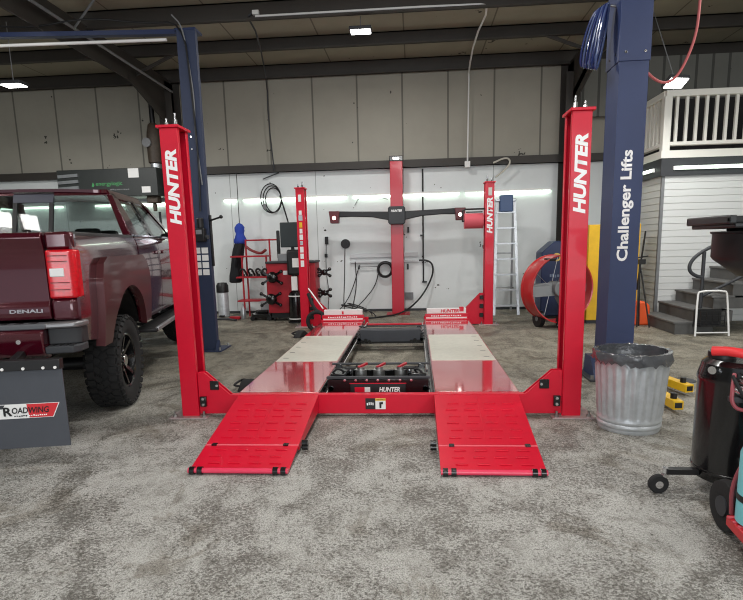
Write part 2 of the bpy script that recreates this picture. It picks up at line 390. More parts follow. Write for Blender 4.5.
# ------------------------------------------------------------------ four-post alignment lift
lift = thing('alignment_lift', 'bright red four-post wheel alignment lift with two runways and lowered ramps', 'car lift', (0, 2.5, 0))
LO = Vector((0, -2.5, 0))
class LB(B):
    """lift parts are given in room coordinates and stored relative to the lift's base point"""
    def build(s, name, mat, parent=None, **kw):
        bmesh.ops.translate(s.bm, verts=s.bm.verts, vec=LO); return B.build(s, name, mat, parent, **kw)
H = 2.42; L0 = 5.265
for sx in (-1, 1):
    for yb in (0.0, L0):
        b = LB(); X = lambda a: sx*a
        fx = sorted((X(1.55), X(1.70)))
        # C section, open towards the runways
        b.box(fx[0], fx[1], yb, yb+.012, .012, H); b.box(fx[0], fx[1], yb+.21, yb+.222, .012, H)
        wx = sorted((X(1.688), X(1.70))); b.box(wx[0], wx[1], yb+.012, yb+.21, .012, H)
        lx = sorted((X(1.55), X(1.562))); b.box(lx[0], lx[1], yb+.012, yb+.045, .012, H).box(lx[0], lx[1], yb+.177, yb+.21, .012, H)
        post = b.build('post', RED, lift, bevel=.004)
        cx = sorted((X(1.535), X(1.72)))
        LB().box(cx[0], cx[1], yb-.02, yb+.245, H, H+.022).build('cap_plate', RED, post, bevel=.003)
        for px, py, h in ((1.66, .06, .06), (1.585, .06, .10)):
            LB().cyl((X(px), yb+py, H+.022), (X(px), yb+py, H+.022+h*.5), .018, 6).cyl((X(px), yb+py, H+.02), (X(px), yb+py, H+.022+h), .010).build('bolt', CHROME, post)
        bx = sorted((X(1.46), X(1.80))); LB().box(bx[0], bx[1], yb-.06, yb+.29, 0, .014).build('base_plate', BASEP, post, bevel=.002)
        for px, py in ((1.50, -.02), (1.76, -.02), (1.76, .25), (1.50, .25)):
            LB().cyl((X(px), yb+py, .014), (X(px), yb+py, .03), .02, 6).cyl((X(px), yb+py, .014), (X(px), yb+py, .06), .010).build('anchor_bolt', STEEL, post)
        LB().cyl((X(1.60), yb+.10, .03), (X(1.60), yb+.10, H), .008, 8).build('lift_cable', STEEL, post)
        LB().box(*sorted((X(1.625), X(1.66))), yb+.13, yb+.165, .02, H-.02).build('latch_bar', DGREY, post)
        if not (sx < 0 and yb > 1):
            cxm = X(1.622); o = Vector((cxm+.052, yb-.001, 1.655 if yb < 1 else 1.58)) + LO
            text('lettering', 'HUNTER', WHITEL, post, o, (0,0,1), (-1,0,0), width=.60, height=.096, bold=.045, shear=.2)
        if sx > 0 and yb > 1:
            LB().box(1.60, 1.66, yb-.003, yb, 2.21, 2.34).build('label', M('label_grey', (208, 206, 200), .5), post)
        if sx < 0 and yb > 1:
            for i, (z, h, w, m) in enumerate(((2.20,.12,.05,WHITE),(1.98,.07,.05,WHITE),(1.88,.09,.07,ALU),(1.76,.09,.05,YEL),(1.66,.08,.05,WHITE),(1.55,.09,.06,WHITE),(1.46,.07,.05,ALU),(1.33,.1,.06,WHITE),(1.22,.09,.06,WHITE),(1.08,.11,.06,WHITE))):
                LB().box(-1.63-w/2, -1.63+w/2, yb-.003, yb, z, z+h).build('label', m, post)
# cross beams with stepped ends
for yb, top in ((0.0, .40), (L0, .55)):
    b = LB()
    pts = [(-1.545, .03), (-1.545, top), (-1.485, top), (-1.265, .2), (1.245, .2), (1.465, top), (1.545, top), (1.545, .03)]
    if yb > 1:
        for s_ in (-1, 1):
            q = [(s_*1.545, .03), (s_*1.545, top), (s_*1.485, top), (s_*1.10, .15), (s_*.50, .15), (s_*.50, .03)]
            b.prism(q, yb+.05, yb+.064, 'y'); b.prism(q, yb+.17, yb+.184, 'y')
        b.box(-1.545, 1.545, yb+.05, yb+.18, .012, .03)
    else: b.prism(pts, yb+.012 if yb < 1 else yb+.05, yb+.026 if yb < 1 else yb+.064, 'y')
    if yb < 1: b.prism(pts, yb+.064 if yb < 1 else yb+.17, yb+.072 if yb < 1 else yb+.184, 'y')
    if yb < 1: b.box(-1.545, 1.545, yb+.02, yb+.07, .03, .045).box(-1.26, 1.24, yb+.02, yb+.07, .188, .2)
    cb = b.build('crossbeam', RED, lift, bevel=.003)
    if yb < 1:
        for s in (-1, 1):
            LB().box(*sorted((s*1.36, s*1.44)), yb+.002, yb+.012, .245, .325).build('latch_cover', BLKG, cb, bevel=.008)
            LB().cyl((s*1.375, yb+.002, .285), (s*1.375, yb-.008, .285), .011).build('bolt', CHROME, cb)
            LB().box(*sorted((s*1.475, s*1.53)), yb-.02, yb+.012, .10, .19).build('slider_block', BLKG, cb, bevel=.004)
            for z in (.12, .17): LB().cyl((s*1.50, yb-.02, z), (s*1.50, yb-.028, z), .012).build('bolt', CHROME, cb)
        LB().box(-.09, -.005, yb+.006, yb+.012, .07, .165).build('warning_label', BLACK, cb)
        LB().box(-.005, .082, yb+.006, yb+.012, .07, .165).build('warning_label', WHITE, cb)
        LB().box(-.005, .082, yb+.004, yb+.006, .145, .165).build('warning_label', YEL, cb)
        fine_print(WHITEL, cb, Vector((-.08, yb+.005, .10)) + LO, (1,0,0), (0,0,1), .065, .035, 4, 9); fine_print(DGREY, cb, Vector((.005, yb+.003, .15)) + LO, (1,0,0), (0,0,1), .07, .01, 8, 2)
        LB().prism([(.03,.08),(.045,.08),(.047,.115),(.06,.115),(.06,.135),(.028,.13)], yb+.003, yb+.006, 'y').build('warning_symbol', BLACK, cb)
    else:
        for s in (-1, 1):
            for z in (.14, .30, .45):
                LB().box(*sorted((s*1.47, s*1.535)), yb+.01, yb+.05, z, z+.07).build('slider_block', BLKG, cb, bevel=.004)
# runways
y0, y1, yA, yB = .012, 4.72, 1.36, 3.06
for s in (-1, 1):
    xi, xo = s*.505, s*1.21; xr = sorted((xi, xo))
    b = LB(); b.box(xr[0], xr[1], .085, y1, .06, .2)
    rw = b.build('runway', REDG, lift, bevel=.004)
    LB().box(xr[0]+.012, xr[1]-.012, yA, yB, .2, .204).build('slip_plate', SLIP, rw)
    for i in range(5):
        yy = yA + (yB-yA)*(i+.5)/5
        LB().box(xo-s*.09-.03, xo-s*.09+.03, yy-.006, yy+.006, .204, .2055).build('lock_slot', DGREY, rw)
    # black jack track along the inner edge
    tr = sorted((xi-s*.055, xi)); LB().box(tr[0], tr[1], .1, y1, .09, .105).box(*sorted((xi-s*.055, xi-s*.047)), .1, y1, .105, .15).box(*sorted((xi, xi-s*.008)), .1, y1, .105, .196).build('jack_rail', BLKG, rw)
    LB().box(*sorted((xi-s*.047, xi-s*.042)), .1, y1, .146, .152).build('track_edge', WHITE, rw)
    # wheel stop at the far end
    st = LB().box(xr[0]-.0, xr[1]+.0, y1-.10, y1-.06, .2, .29).box(xr[0], xr[1], y1-.2, y1-.1, .2, .215).build('wheel_stop', RED, rw, bevel=.004)
    LB().box(xr[0]+.03, xr[1]-.03, y1-.055, y1+.02, .29, .375).build('stop_panel', WHITE, st, bevel=.004)
    LB().box(xr[0]+.02, xr[1]-.02, y1-.104, y1-.1, .215, .235).build('white_strip', WHITE, st)
    if s > 0: text('lettering', 'HUNTER', RED, st, Vector((xr[0]+.26, y1-.056, .305)) + LO, (1,0,0), (0,0,1), width=.30, height=.055, bold=.04, shear=.2)
    else: LB().box(xr[0]+.33, xr[0]+.36, y1-.058, y1-.055, .30, .35).build('mark', RED, st)
    fine_print(WHITEL, st, Vector((xr[0]+.1, y1-.101, .245)) + LO, (1,0,0), (0,0,1), .5, .03, 14, 7)
    if s > 0: LB().box(xr[1]-.14, xr[1]-.07, y1-.056, y1+.021, .32, .39).build('stop_cap', RED, st)
# ramps: an upper plate and a lower flap, raised tread dashes, end rollers
def zr(y): return .198 + y*(.178/1.22)
for s in (-1, 1):
    x0, x1 = sorted((s*.492, s*1.19)); dx = -s*0.0
    def skew(y, x=None): return s*0.028*y*(1 if x is None else max(0, min(1, (abs(x)-.49)/.7)))      # ramps taper slightly inwards towards the foot
    b = LB()
    def plate(ya, yb, xa=x0, xb=x1, t=.014, lift_=0):
        p_ = [(xa+skew(ya, xa), ya), (xb+skew(ya, xb), ya), (xb+skew(yb, xb), yb), (xa+skew(yb, xa), yb)]
        v = [(x, y, zr(y)-t) for x, y in p_] + [(x, y, zr(y)+lift_) for x, y in p_]
        b._add(v, [(0,3,2,1),(4,5,6,7),(0,1,5,4),(1,2,6,5),(2,3,7,6),(3,0,4,7)])
    plate(0.0, -.855)
    for xe in (x0, x1-.008):    # side flanges
        xe2 = xe
        b._add([(xe2, 0, .06), (xe2, 0, zr(0)-.005), (xe2+skew(-.85, xe2), -.85, zr(-.85)-.005), (xe2+skew(-.85, xe2), -.85, .03),
                (xe2+.008, 0, .06), (xe2+.008, 0, zr(0)-.005), (xe2+.008+skew(-.85, xe2), -.85, zr(-.85)-.005), (xe2+.008+skew(-.85, xe2), -.85, .03)],
               [(0,1,2,3),(7,6,5,4),(0,4,5,1),(1,5,6,2),(2,6,7,3),(3,7,4,0)])
    w = x1-x0
    for r_ in range(6):
        yy = -.17 - r_*.115
        for c_ in range(4):
            xc = x0 + w*(.18 + .21*c_ + (.0 if r_ % 2 else .03)); plate(yy, yy-.016, xc-.045, xc+.045, 0, .008)
    plate(-.04, -.8, x0+w*.5-.004, x0+w*.5+.004, 0, .003)
    up = b.build('ramp', RED, lift, bevel=.002)
    b = LB(); plate(-.87, -1.20)
    for r_ in range(3):
        yy = -.93 - r_*.09
        for c_ in range(4):
            xc = x0 + w*(.18 + .21*c_ + (.0 if r_ % 2 else .03)); plate(yy, yy-.010, xc-.042, xc+.042, 0, .008)
    b.build('ramp_flap', RED, up, bevel=.002)
    LB().cyl((x0+skew(-.862, x0), -.862, zr(-.862)-.004), (x1+skew(-.862, x1), -.862, zr(-.862)-.004), .008).build('hinge_pin', PINK, up)
    for xx in (x0+.09, x1-.09): LB().box(xx-.018, xx+.018, -.88, -.845, zr(-.862)-.002, zr(-.862)+.008).build('hinge_lug', BLKG, up)
    LB().cyl((x0+skew(-1.21, x0), -1.212, .026), (x1+skew(-1.21, x1), -1.212, .026), .018).build('foot_bar', M('foot_bar_lit_red', (226, 60, 92), .25, coat=.5), up)  # paler pink than the ramp red, the bar's highlight set in its colour
    for xx in (x0+.03, x0+.085, x1-.085, x1-.03): LB().cyl((xx-.016+skew(-1.21, xx), -1.214, .0265), (xx+.016+skew(-1.21, xx), -1.214, .0265), .0265, 20).build('foot_roller', BLKG, up)
    xi = x1 if s < 0 else x0
    for q in (0, 1): LB().cyl((xi-s*.012, -.80-.0*q, .035+.03*q), (xi-s*.055, -.80, .035+.03*q), .022, 16).build('storage_roller', BLKG, up)
# air line and cover at the far left corner
LB().tube([(-1.52, 5.1, .62), (-1.40, 5.0, .34), (-1.25, 4.9, .30), (-1.22, 4.75, .22)], .03, smooth=2).build('hose_cover', RUBB, lift)
LB().tube([(-1.34+.16*math.cos(a), 4.86, .16+.16*math.sin(a)) for a in [R(20+15*i) for i in range(18)]], .035).build('hose_loop', RUBB, lift)
LB().cyl((-1.53, 5.2, .70), (-1.25, 5.0, .36), .012).build('release_lever', WHITE, lift)

# rolling jacks between the runways
def rolling_jack(label, y, w, d, z1, detailed):
    t = thing('rolling_jack', label, 'jack', (0, y, .105), 0, 'rolling jacks between the runways')
    h = z1-.105
    B().box(-w, w, -d, -d+.03, .0, h*.55).box(-w, w, d-.03, d, .0, h*.55).box(-w, -w+.03, -d, d, 0, h*.5).box(w-.03, w, -d, d, 0, h*.5).build('frame', BLKG, t, bevel=.004)
    B().box(-w-.012, w+.012, -d, -d+.03, h*.56, h*.64).box(-w-.012, w+.012, d-.04, d, h*.74, h*.80).build('top_rail', DGREY, t, bevel=.004)
    for sx in (-1, 1):
        B().box(*sorted((sx*(w-.16), sx*(w-.02))), -d*.8, d*.8, h*.3, h*.7).box(*sorted((sx*(w-.09), sx*(w-.03))), d-.06, d-.01, h*.4, h*.78).build('end_carriage', BLKG, t, bevel=.006)
        for dy in (-d*.7, d*.7):
            B().cyl((sx*(w-.02), dy, .028), (sx*(w+.018), dy, .028), .028, 16).build('roller', BLACK, t)
            B().cyl((sx*(w-.03), -d-.01, h*.25), (sx*(w-.03), -d+.0, h*.25), .022).build('knob', CHROME, t)
    if detailed:
        for xx in (-.17, 0, .2):
            B().cyl((xx, 0, .03), (xx, 0, h*.72), .055, 20).cyl((xx, 0, h*.72), (xx, 0, h*.8), .035, 20).build('jack_cylinder', STEEL, t)
            B().bar((xx-.02, -.02, h*.80), (xx+.05, .08, h*.86), .025, .018).build('lever', REDM, t)
        for xx in (-.26, .28):
            B().cyl((xx, -.05, .05), (xx, -.05, h*.78), .022, 14).build('piston', CHROME, t)
            B().box(xx-.05, xx+.05, -.09, -.01, h*.78, h*.84).build('saddle', RUBB, t, bevel=.008)
        pl = B().box(-.25, .25, -d-.012, -d, .01, h*.42).build('name_plate', BLACK, t, bevel=.004)
        B().box(-.255, .255, -d-.0125, -d-.010, .005, .016).box(-.255, .255, -d-.0125, -d-.010, h*.41, h*.44).build('red_border', RED, pl)
        B().box(-.21, -.12, -d-.014, -d-.012, .04, .085).build('label', RED, pl); B().box(-.12, -.07, -d-.014, -d-.012, .04, .085).build('label', WHITE, pl)
        text('lettering', 'HUNTER', WHITEL, pl, (.01, -d-.012, .04), (1,0,0), (0,0,1), width=.19, height=.045, bold=.04, shear=.2)
        for i in range(7): B().cyl((-.3+.1*i, -d-.004, h*.52), (-.3+.1*i, -d, h*.52), .012, 10).build('bolt', CHROME, t)
        B().tube([(-.42, -.1, h*.7), (-.36, -.15, h*.9), (-.30, -.05, h*.6), (-.2, 0, h*.85)], .010, smooth=2).build('air_hose', RUBB, t)
        B().tube([(.30, .1, h*.5), (.36, -.1, h*.85), (.42, -.14, h*.6), (.40, -.1, h*.2)], .010, smooth=2).build('air_hose', RUBB, t)
    else:
        B().box(-w+.04, w-.04, -d-.01, -d+.2, .02, h*.8).build('cover', M('jack_cover', (50, 52, 58), .5, vary=.1), t, bevel=.012)
        for sx in (-1, 1):
            for q in range(3): B().cyl((sx*(w-.07-.05*q), -d-.03, .03+.02*(q % 2)), (sx*(w-.07-.05*q), -d, .03+.02*(q % 2)), .025).build('fitting', BLKG, t)
    return t
rolling_jack('near rolling jack, black with red levers and white lettering on its plate', .50, .455, .20, .385, True)
rolling_jack('far rolling jack, plain charcoal box between the grey slip plates', 3.15, .455, .2, .345, False)

# ------------------------------------------------------------------ alignment sensor tower
tw = thing('sensor_tower', 'tall red alignment camera column with wide black boom before the back wall', 'wheel aligner', (0, 7.0, 0))
B().box(-.125, .125, -.08, .12, .012, 3.05).build('column', M('tower_red_dimmed', (184, 20, 46), .4, coat=.2), tw, bevel=.008)  # red darkened for the dimmer light near the back wall
B().box(-.24, .24, -.2, .24, 0, .012).build('base_plate', REDM, tw, bevel=.003)
cp = B().box(-.135, .135, -.09, .13, 3.05, 3.15).build('top_cap', BLKG, tw, bevel=.01)
B().box(-.06, .06, -.095, -.09, 3.08, 3.12).build('indicator_light', LEDS, cp)
bo = B()
def boomsec(x, zc, hh, dy):
    return [(x, -.12-dy, zc-hh), (x, .0-dy+.02, zc-hh), (x, .0-dy+.02, zc+hh), (x, -.12-dy, zc+hh)]
for s in (-1, 1):
    secs = [boomsec(s*.16, 1.99, .085, .06), boomsec(s*.5, 2.03, .055, .05), boomsec(s*.9, 2.045, .05, .05), boomsec(s*1.22, 2.05, .06, .05)]
    for a, c in zip(secs, secs[1:]):
        bo._add(a + c, [(0,1,5,4),(1,2,6,5),(2,3,7,6),(3,0,4,7),(0,3,2,1),(4,5,6,7)])
boom = bo.build('boom', BLACK, tw, bevel=.012)
hs = B().prism([(-.17,1.86),(-.14,1.82),(.14,1.82),(.17,1.86),(.17,2.14),(.14,2.17),(-.14,2.17),(-.17,2.14)], -.24, -.06, 'y').build('boom_housing', DGREY, tw, bevel=.015)
text('lettering', 'HUNTER', WHITEL, hs, (-.11, -.24, 2.06), (1,0,0), (0,0,1), width=.22, height=.045, bold=.03, shear=.2)
for s in (-1, 1):
    pod = B().prism([(s*1.25-.11,2.11),(s*1.25+.11,2.11),(s*1.25+.08,1.87),(s*1.25-.08,1.87)], -.22, -.02, 'y').build('camera_pod', M('pod_dark_red', (96, 30, 38), .35), tw, bevel=.012)
    B().cyl((s*1.25, -.222, 1.975), (s*1.25, -.236, 1.975), .055, 20).build('lens_ring', DKRED, pod); B().cyl((s*1.25, -.236, 1.975), (s*1.25, -.24, 1.975), .035, 16).build('led', LEDS, pod)

# ------------------------------------------------------------------ pickup truck (local: X right, Y forward, Z up, rear axle at 0)
truck = thing('pickup_truck', 'lifted burgundy crew-cab pickup with off-road tyres seen from its rear', 'truck', (-3.325, .22, 0), R(13))
def xbody(z):
    P = [(.60,.955),(.75,.975),(1.0,1.0),(1.25,1.005),(1.42,.995),(1.52,.985),(1.58,.965),(1.62,.93),(1.75,.875),(2.0,.75),(2.06,.70)]
    if z <= P[0][0]: return P[0][1]
    for (a, b_), (c, d) in zip(P, P[1:]):
        if z <= c: return b_ + (d-b_)*(z-a)/(c-a)
    return P[-1][1]
def panel(name, pts, mat, parent, side=1, off=0.0, thick=.02, stepz=.05, stepy=.12, xf=xbody):
    bm = bmesh.new(); vs = [bm.verts.new((0, p[0], p[1])) for p in pts]; bm.faces.new(vs)
    zs = [p[1] for p in pts]; ys = [p[0] for p in pts]
    z = math.ceil(min(zs)/stepz)*stepz
    while z < max(zs):
        bmesh.ops.bisect_plane(bm, geom=bm.verts[:]+bm.edges[:]+bm.faces[:], plane_co=(0,0,z+1e-4), plane_no=(0,0,1)); z += stepz
    for v in bm.verts: v.co.x = side*(xf(v.co.z) + (off(v.co.y, v.co.z) if callable(off) else off))
    b = B(); b.bm.free(); b.bm = bm
    o = b.build(name, mat, parent, ang=30)
    md = o.modifiers.new('solid', 'SOLIDIFY'); md.thickness = thick; md.offset = 1 if side < 0 else -1
    md.offset = -1; return o
def arc(cy, cz, r, a0, a1, n=14, ky=1.0): return [(cy + ky*r*math.cos(R(a0+(a1-a0)*i/n)), cz + r*math.sin(R(a0+(a1-a0)*i/n))) for i in range(n+1)]
TG = -1.20; CB = .64     # tailgate plane, back of the cab
for s in (1, -1):
    # bed side with rear arch
    bed = [(TG+.02, .96), (TG+.02, 1.575), (CB-.02, 1.575), (CB-.02, .72)] + arc(0, .50, .62, 20, 160, 16, 1.0) + [(-.80, .76), (-1.06, .80), (-1.12, .96)]
    p = panel('bed_side', bed, BURG, truck, s)
    # squared wheel-arch flare
    fl = arc(0, .46, .86, 18, 162, 16) + arc(0, .50, .635, 160, 20, 16)
    fo = [(-.80, .70), (-.78, 1.30), (-.66, 1.42), (.60, 1.42), (.76, 1.26), (.80, .72)]
    fl = [(-.80, .70), (-.80, 1.24), (-.72, 1.36), (-.60, 1.41), (.56, 1.41), (.70, 1.34), (.78, 1.20), (.80, .72), (.60, .72)] + arc(0, .50, .635, 18, 162, 16) + [(-.60, .70)]
    panel('wheel_arch_flare', fl, BURGD, truck, s, off=.055, thick=.07)
    B().box(*sorted((s*.90, s*.965)), TG+.02, CB-.03, 1.565, 1.605).build('bed_rail_cap', BLACK, truck, bevel=.012)
    # cab lower doors
    d1 = panel('rear_door', [(CB+.01, .72), (CB+.01, 1.61), (1.60, 1.61), (1.60, .72)], BURG, truck, s)
    B().bar((s*1.01, 1.38, 1.42), (s*1.01, 1.56, 1.42), .03, .035).build('door_handle', BURG, d1, bevel=.008)
    d2 = panel('front_door', [(1.615, .72), (1.615, 1.61), (2.72, 1.61), (2.72, 1.0), (2.66, .72)], BURG, truck, s)
    B().bar((s*1.01, 1.68, 1.42), (s*1.01, 1.86, 1.42), .03, .035).build('door_handle', BURG, d2, bevel=.008)
    fr = [(2.735, .75), (2.735, 1.60), (3.6, 1.56), (4.40, 1.48), (4.55, 1.30), (4.55, .80), (4.30, .72)] + arc(3.645, .50, .62, 20, 160, 16)
    panel('front_fender', fr, BURG, truck, s)
    flf = [(y+3.645, z) for y, z in fl]
    panel('wheel_arch_flare', flf, BURGD, truck, s, off=.03, thick=.05)
    # greenhouse pillars
    panel('rear_pillar', [(CB, 1.61), (CB+.16, 2.06), (CB+.36, 2.06), (CB+.30, 1.61)], BURG, truck, s, thick=.05)
    panel('door_pillar', [(1.55, 1.61), (1.58, 2.02), (1.68, 2.02), (1.68, 1.61)], BLKG, truck, s, thick=.04)
    panel('windscreen_pillar', [(2.72, 1.61), (2.02, 2.06), (2.14, 2.06), (2.90, 1.61)], BURG, truck, s, thick=.05)
    panel('roof_rail', [(CB+.16, 2.00), (CB+.18, 2.08), (2.06, 2.08), (2.16, 2.00)], BURG, truck, s, thick=.05)
    panel('side_window', [(CB+.30, 1.61), (CB+.36, 2.01), (1.58, 2.01), (1.56, 1.61)], GLASS, truck, s, off=-.012, thick=.005)
    panel('side_window', [(1.67, 1.61), (1.68, 2.01), (2.10, 2.01), (2.72, 1.61)], GLASS, truck, s, off=-.012, thick=.005)
    # belt moulding
    B().bar((s*.955, CB, 1.60), (s*.955, 2.72, 1.60), .02, .02).build('belt_moulding', CHROME, truck)
    # running board
    rb = B().box(*sorted((s*.90, s*1.13)), .56, 2.78, .60, .645).build('running_board', BLACK, truck, bevel=.015)
    B().box(*sorted((s*1.10, s*1.135)), .60, 2.74, .61, .650).build('bright_trim', ALU, rb, bevel=.005)
    for yy in (1.0, 2.3): B().bar((s*.7, yy, .66), (s*.98, yy, .62), .06, .03).build('bracket', BLACK, rb)
    # mirror
    mi = B().prism([(2.16,1.58),(2.16,1.80),(2.22,1.83),(2.32,1.80),(2.35,1.66),(2.28,1.58)], *sorted((s*1.02, s*1.24)), 'x').build('wing_mirror', BLACK, truck, bevel=.025)
    B().bar((s*.92, 2.34, 1.62), (s*1.06, 2.28, 1.66), .10, .05).build('mirror_arm', BLACK, mi); B().box(*sorted((s*1.04, s*1.22)), 2.153, 2.16, 1.62, 1.79).build('mirror_glass', CHROME, mi)
    # tail light
    tl = B().prism([(s*.815, TG-.025), (s*.96, TG-.02), (s*1.005, TG+.01), (s*1.018, TG+.09), (s*.98, TG+.09), (s*.815, TG+.05)], 1.13, 1.475, 'z').build('tail_light', REDL, truck, bevel=.015)
    B().prism([(s*.835, TG-.032), (s*.93, TG-.028), (s*.93, TG+.0), (s*.835, TG+.0)], 1.285, 1.345, 'z').build('reverse_lens', CLEARL, tl, bevel=.005)
    for z in (1.19, 1.24, 1.39, 1.43): B().box(*sorted((s*.83, s*.96)), TG-.029, TG, z, z+.006).build('lens_rib', DKRED, tl)
    B().prism([(s*.815, TG-.01), (s*.95, TG-.0), (s*.995, TG+.04), (s*.985, TG+.12), (s*.815, TG+.08)], 1.478, 1.60, 'z').build('bed_corner', BURG, truck, bevel=.02)
    B().prism([(s*.815, TG-.012), (s*.96, TG-.005), (s*1.0, TG+.04), (s*1.0, TG+.12), (s*.815, TG+.08)], .97, 1.128, 'z').build('bed_corner', BURG, truck, bevel=.02)
    # inner wheel wells
    for cy in (0, 3.645):
        b = B(); pts = arc(cy, .50, .64, 20, 160, 14)
        b._add([(s*.60, y, z) for y, z in pts] + [(s*.95, y, z) for y, z in pts], [(i, i+1, i+16, i+15) for i in range(14)]); b.build('wheel_well', BLACK, truck, solid=.01)
# bed interior
B().box(-.90, .90, TG+.05, CB-.05, 1.04, 1.08).box(-.90, .90, CB-.08, CB-.03, 1.04, 1.56).box(-.93, -.90, TG+.05, CB-.05, 1.04, 1.56).box(.90, .93, TG+.05, CB-.05, 1.04, 1.56).build('bed_liner', RUBB, truck)
# tailgate: outline in (Y,Z) swept across
tp = [(TG+.05,.985),(TG-.012,.985),(TG-.02,1.02),(TG-.018,1.085),(TG-.008,1.10),(TG-.002,1.12),(TG-.006,1.30),(TG-.004,1.44),(TG-.02,1.49),(TG-.045,1.56),(TG-.03,1.597),(TG+.05,1.60)]
tgt = B().prism(tp, -.808, .808, 'x').build('tailgate', BURG, truck, bevel=.006)
text('lettering', 'DENALI', CHROME, tgt, (.54, TG-.021, 1.035), (1,0,0), (0,0,1), width=.22, height=.026, bold=.03, ext=.003)
B().box(-.14, .14, TG-.012, TG, 1.34, 1.43).build('handle', BLACK, tgt, bevel=.01)
# bumper
bp = [(TG+.0,.70),(TG-.10,.735),(TG-.13,.78),(TG-.13,.90),(TG-.11,.925),(TG+.0,.93)]
bum = B().prism(bp, -.78, .78, 'x').build('rear_bumper', BURG, truck, bevel=.012)
for s in (1, -1):
    B().prism([(s*.78, TG-.11), (s*.98, TG-.08), (s*1.015, TG-.04), (s*1.03, TG+.08), (s*.98, TG+.08), (s*.78, TG+.0)], .925, .965, 'z').build('bumper_end', M('bumper_lip', (132, 132, 134), .35, metal=.6), bum, bevel=.012)
    B().prism([(s*.78, TG-.04), (s*.96, TG-.03), (s*1.0, TG+.0), (s*1.01, TG+.10), (s*.98, TG+.10), (s*.78, TG+.06)], .80, .925, 'z').build('step_recess', M('recess_grey', (38, 39, 42), .6), bum, bevel=.01)
    st = B().prism([(s*.78, TG-.12), (s*.96, TG-.10), (s*1.0, TG-.05), (s*1.01, TG+.08), (s*.78, TG+.06)], .745, .80, 'z').build('corner_step', M('step_grey', (48, 50, 54), .7), bum, bevel=.01)
    for q in range(4): B().box(*sorted((s*(.80+.045*q), s*(.83+.045*q))), TG-.10, TG-.03, .80, .806).build('tread_rib', BLACK, st)
    B().cyl((s*.62, TG-.128, .845), (s*.62, TG-.135, .845), .016).build('parking_sensor', CHROME, bum)
B().box(-.78, .80, TG-.118, TG+.0, .925, .965).build('step_pad', M('pad_grey', (86, 88, 92), .6), bum, bevel=.01)
for q in range(16): B().box(-.74+.095*q, -.70+.095*q, TG-.10, TG-.03, .965, .969).build('tread_rib', BLACK, bum)
B().box(-.2, .2, TG-.135, TG-.128, .76, .88).build('plate_recess', BLACK, bum)
# underbody
B().box(-.45, -.35, -1.1, 4.4, .56, .70).box(.35, .45, -1.1, 4.4, .56, .70).box(-.45, .45, TG+.02, TG+.12, .56, .70).cyl((-.7, 0, .42), (.7, 0, .42), .06).ball((0, 0, .42), .16).cyl((0, 0, .45), (0, 2.6, .62), .04).cyl((-.7, 3.645, .42), (.7, 3.645, .42), .05).box(-.3, .3, 2.4, 3.9, .5, .8).box(-.8,.8,.7,2.7,.66,.72).build('chassis', BLACK, truck)
# rear of cab
yb = lambda z: CB + .16*(max(0, z-1.61)/.45)
def rear_strip(pts, name, mat, t=.03, off=0):
    b = B(); n = len(pts)
    v = [(x, yb(z)+off, z) for x, z in pts] + [(x, yb(z)+t+off, z) for x, z in pts]
    b._add(v, [tuple(range(n)), tuple(range(2*n-1, n-1, -1))] + [(i, (i+1) % n, n+(i+1) % n, n+i) for i in range(n)])
    return b.build(name, mat, truck, bevel=.004)
rear_strip([(-.95, 1.1), (.95, 1.1), (.95, 1.61), (-.95, 1.61)], 'cab_back', BURG)
rear_strip([(-.74, 2.02), (.74, 2.02), (.70, 2.08), (-.70, 2.08)], 'cab_back', BURG, .05)
for s in (1, -1):
    rear_strip([(s*.93, 1.61), (s*.855, 1.61), (s*.70, 2.02), (s*.75, 2.02)], 'cab_back', BURG, .05)
    rear_strip([(s*.185, 1.63), (s*.855, 1.63), (s*.70, 2.02), (s*.185, 2.02)], 'rear_window', GLASS, .006)
rear_strip([(-.15, 1.66), (.15, 1.66), (.15, 1.95), (-.15, 1.95)], 'rear_window', GLASS, .006)
b = B()
for xa, xb_, za, zb in ((-.19,-.15,1.61,2.0),(.15,.19,1.61,2.0),(-.19,.19,1.61,1.66)):
    v = [(x, yb(z)+o-.012, z) for o in (0,.03) for x, z in ((xa,za),(xb_,za),(xb_,zb),(xa,zb))]; b._add(v, [(0,1,2,3),(7,6,5,4),(0,4,5,1),(1,5,6,2),(2,6,7,3),(3,7,4,0)])
b.build('slider_frame', BLACK, truck)
rear_strip([(-.19, 1.95), (.19, 1.95), (.19, 2.035), (-.19, 2.035)], 'slider_frame', M('slider_grey', (66, 68, 80), .4), .03, -.014)
rear_strip([(-.19, 2.04), (.19, 2.04), (.19, 2.085), (-.19, 2.085)], 'third_brake_light', BLKG, .03, -.016)
# roof, hood, windscreen, nose
b = B(); ny, nx = 8, 10; v = []
for j in range(ny+1):
    y = CB+.14 + (2.10-CB-.14)*j/ny
    for i in range(nx+1):
        x = -.70 + 1.40*i/nx; v.append((x, y, 2.07 + .045*(1-(x/.72)**2)*(1-((j/ny-.5)*2)**4*.6)))
b._add(v, [(j*(nx+1)+i, j*(nx+1)+i+1, (j+1)*(nx+1)+i+1, (j+1)*(nx+1)+i) for j in range(ny) for i in range(nx)]); b.build('roof', BURG, truck, solid=.03)
b = B(); b.quad((-.86, 2.84, 1.62), (.86, 2.84, 1.62), (.70, 2.06, 2.07), (-.70, 2.06, 2.07)); b.build('windscreen', GLASSC, truck, solid=.006)
b = B(); ny = 8; v = []
for j in range(ny+1):
    y = 2.82 + 1.6*j/ny
    for i in range(nx+1):
        x = -.95 + 1.9*i/nx; v.append((x, y, 1.60 - .10*(j/ny)**2 + .035*(1-(x/.95)**2)))
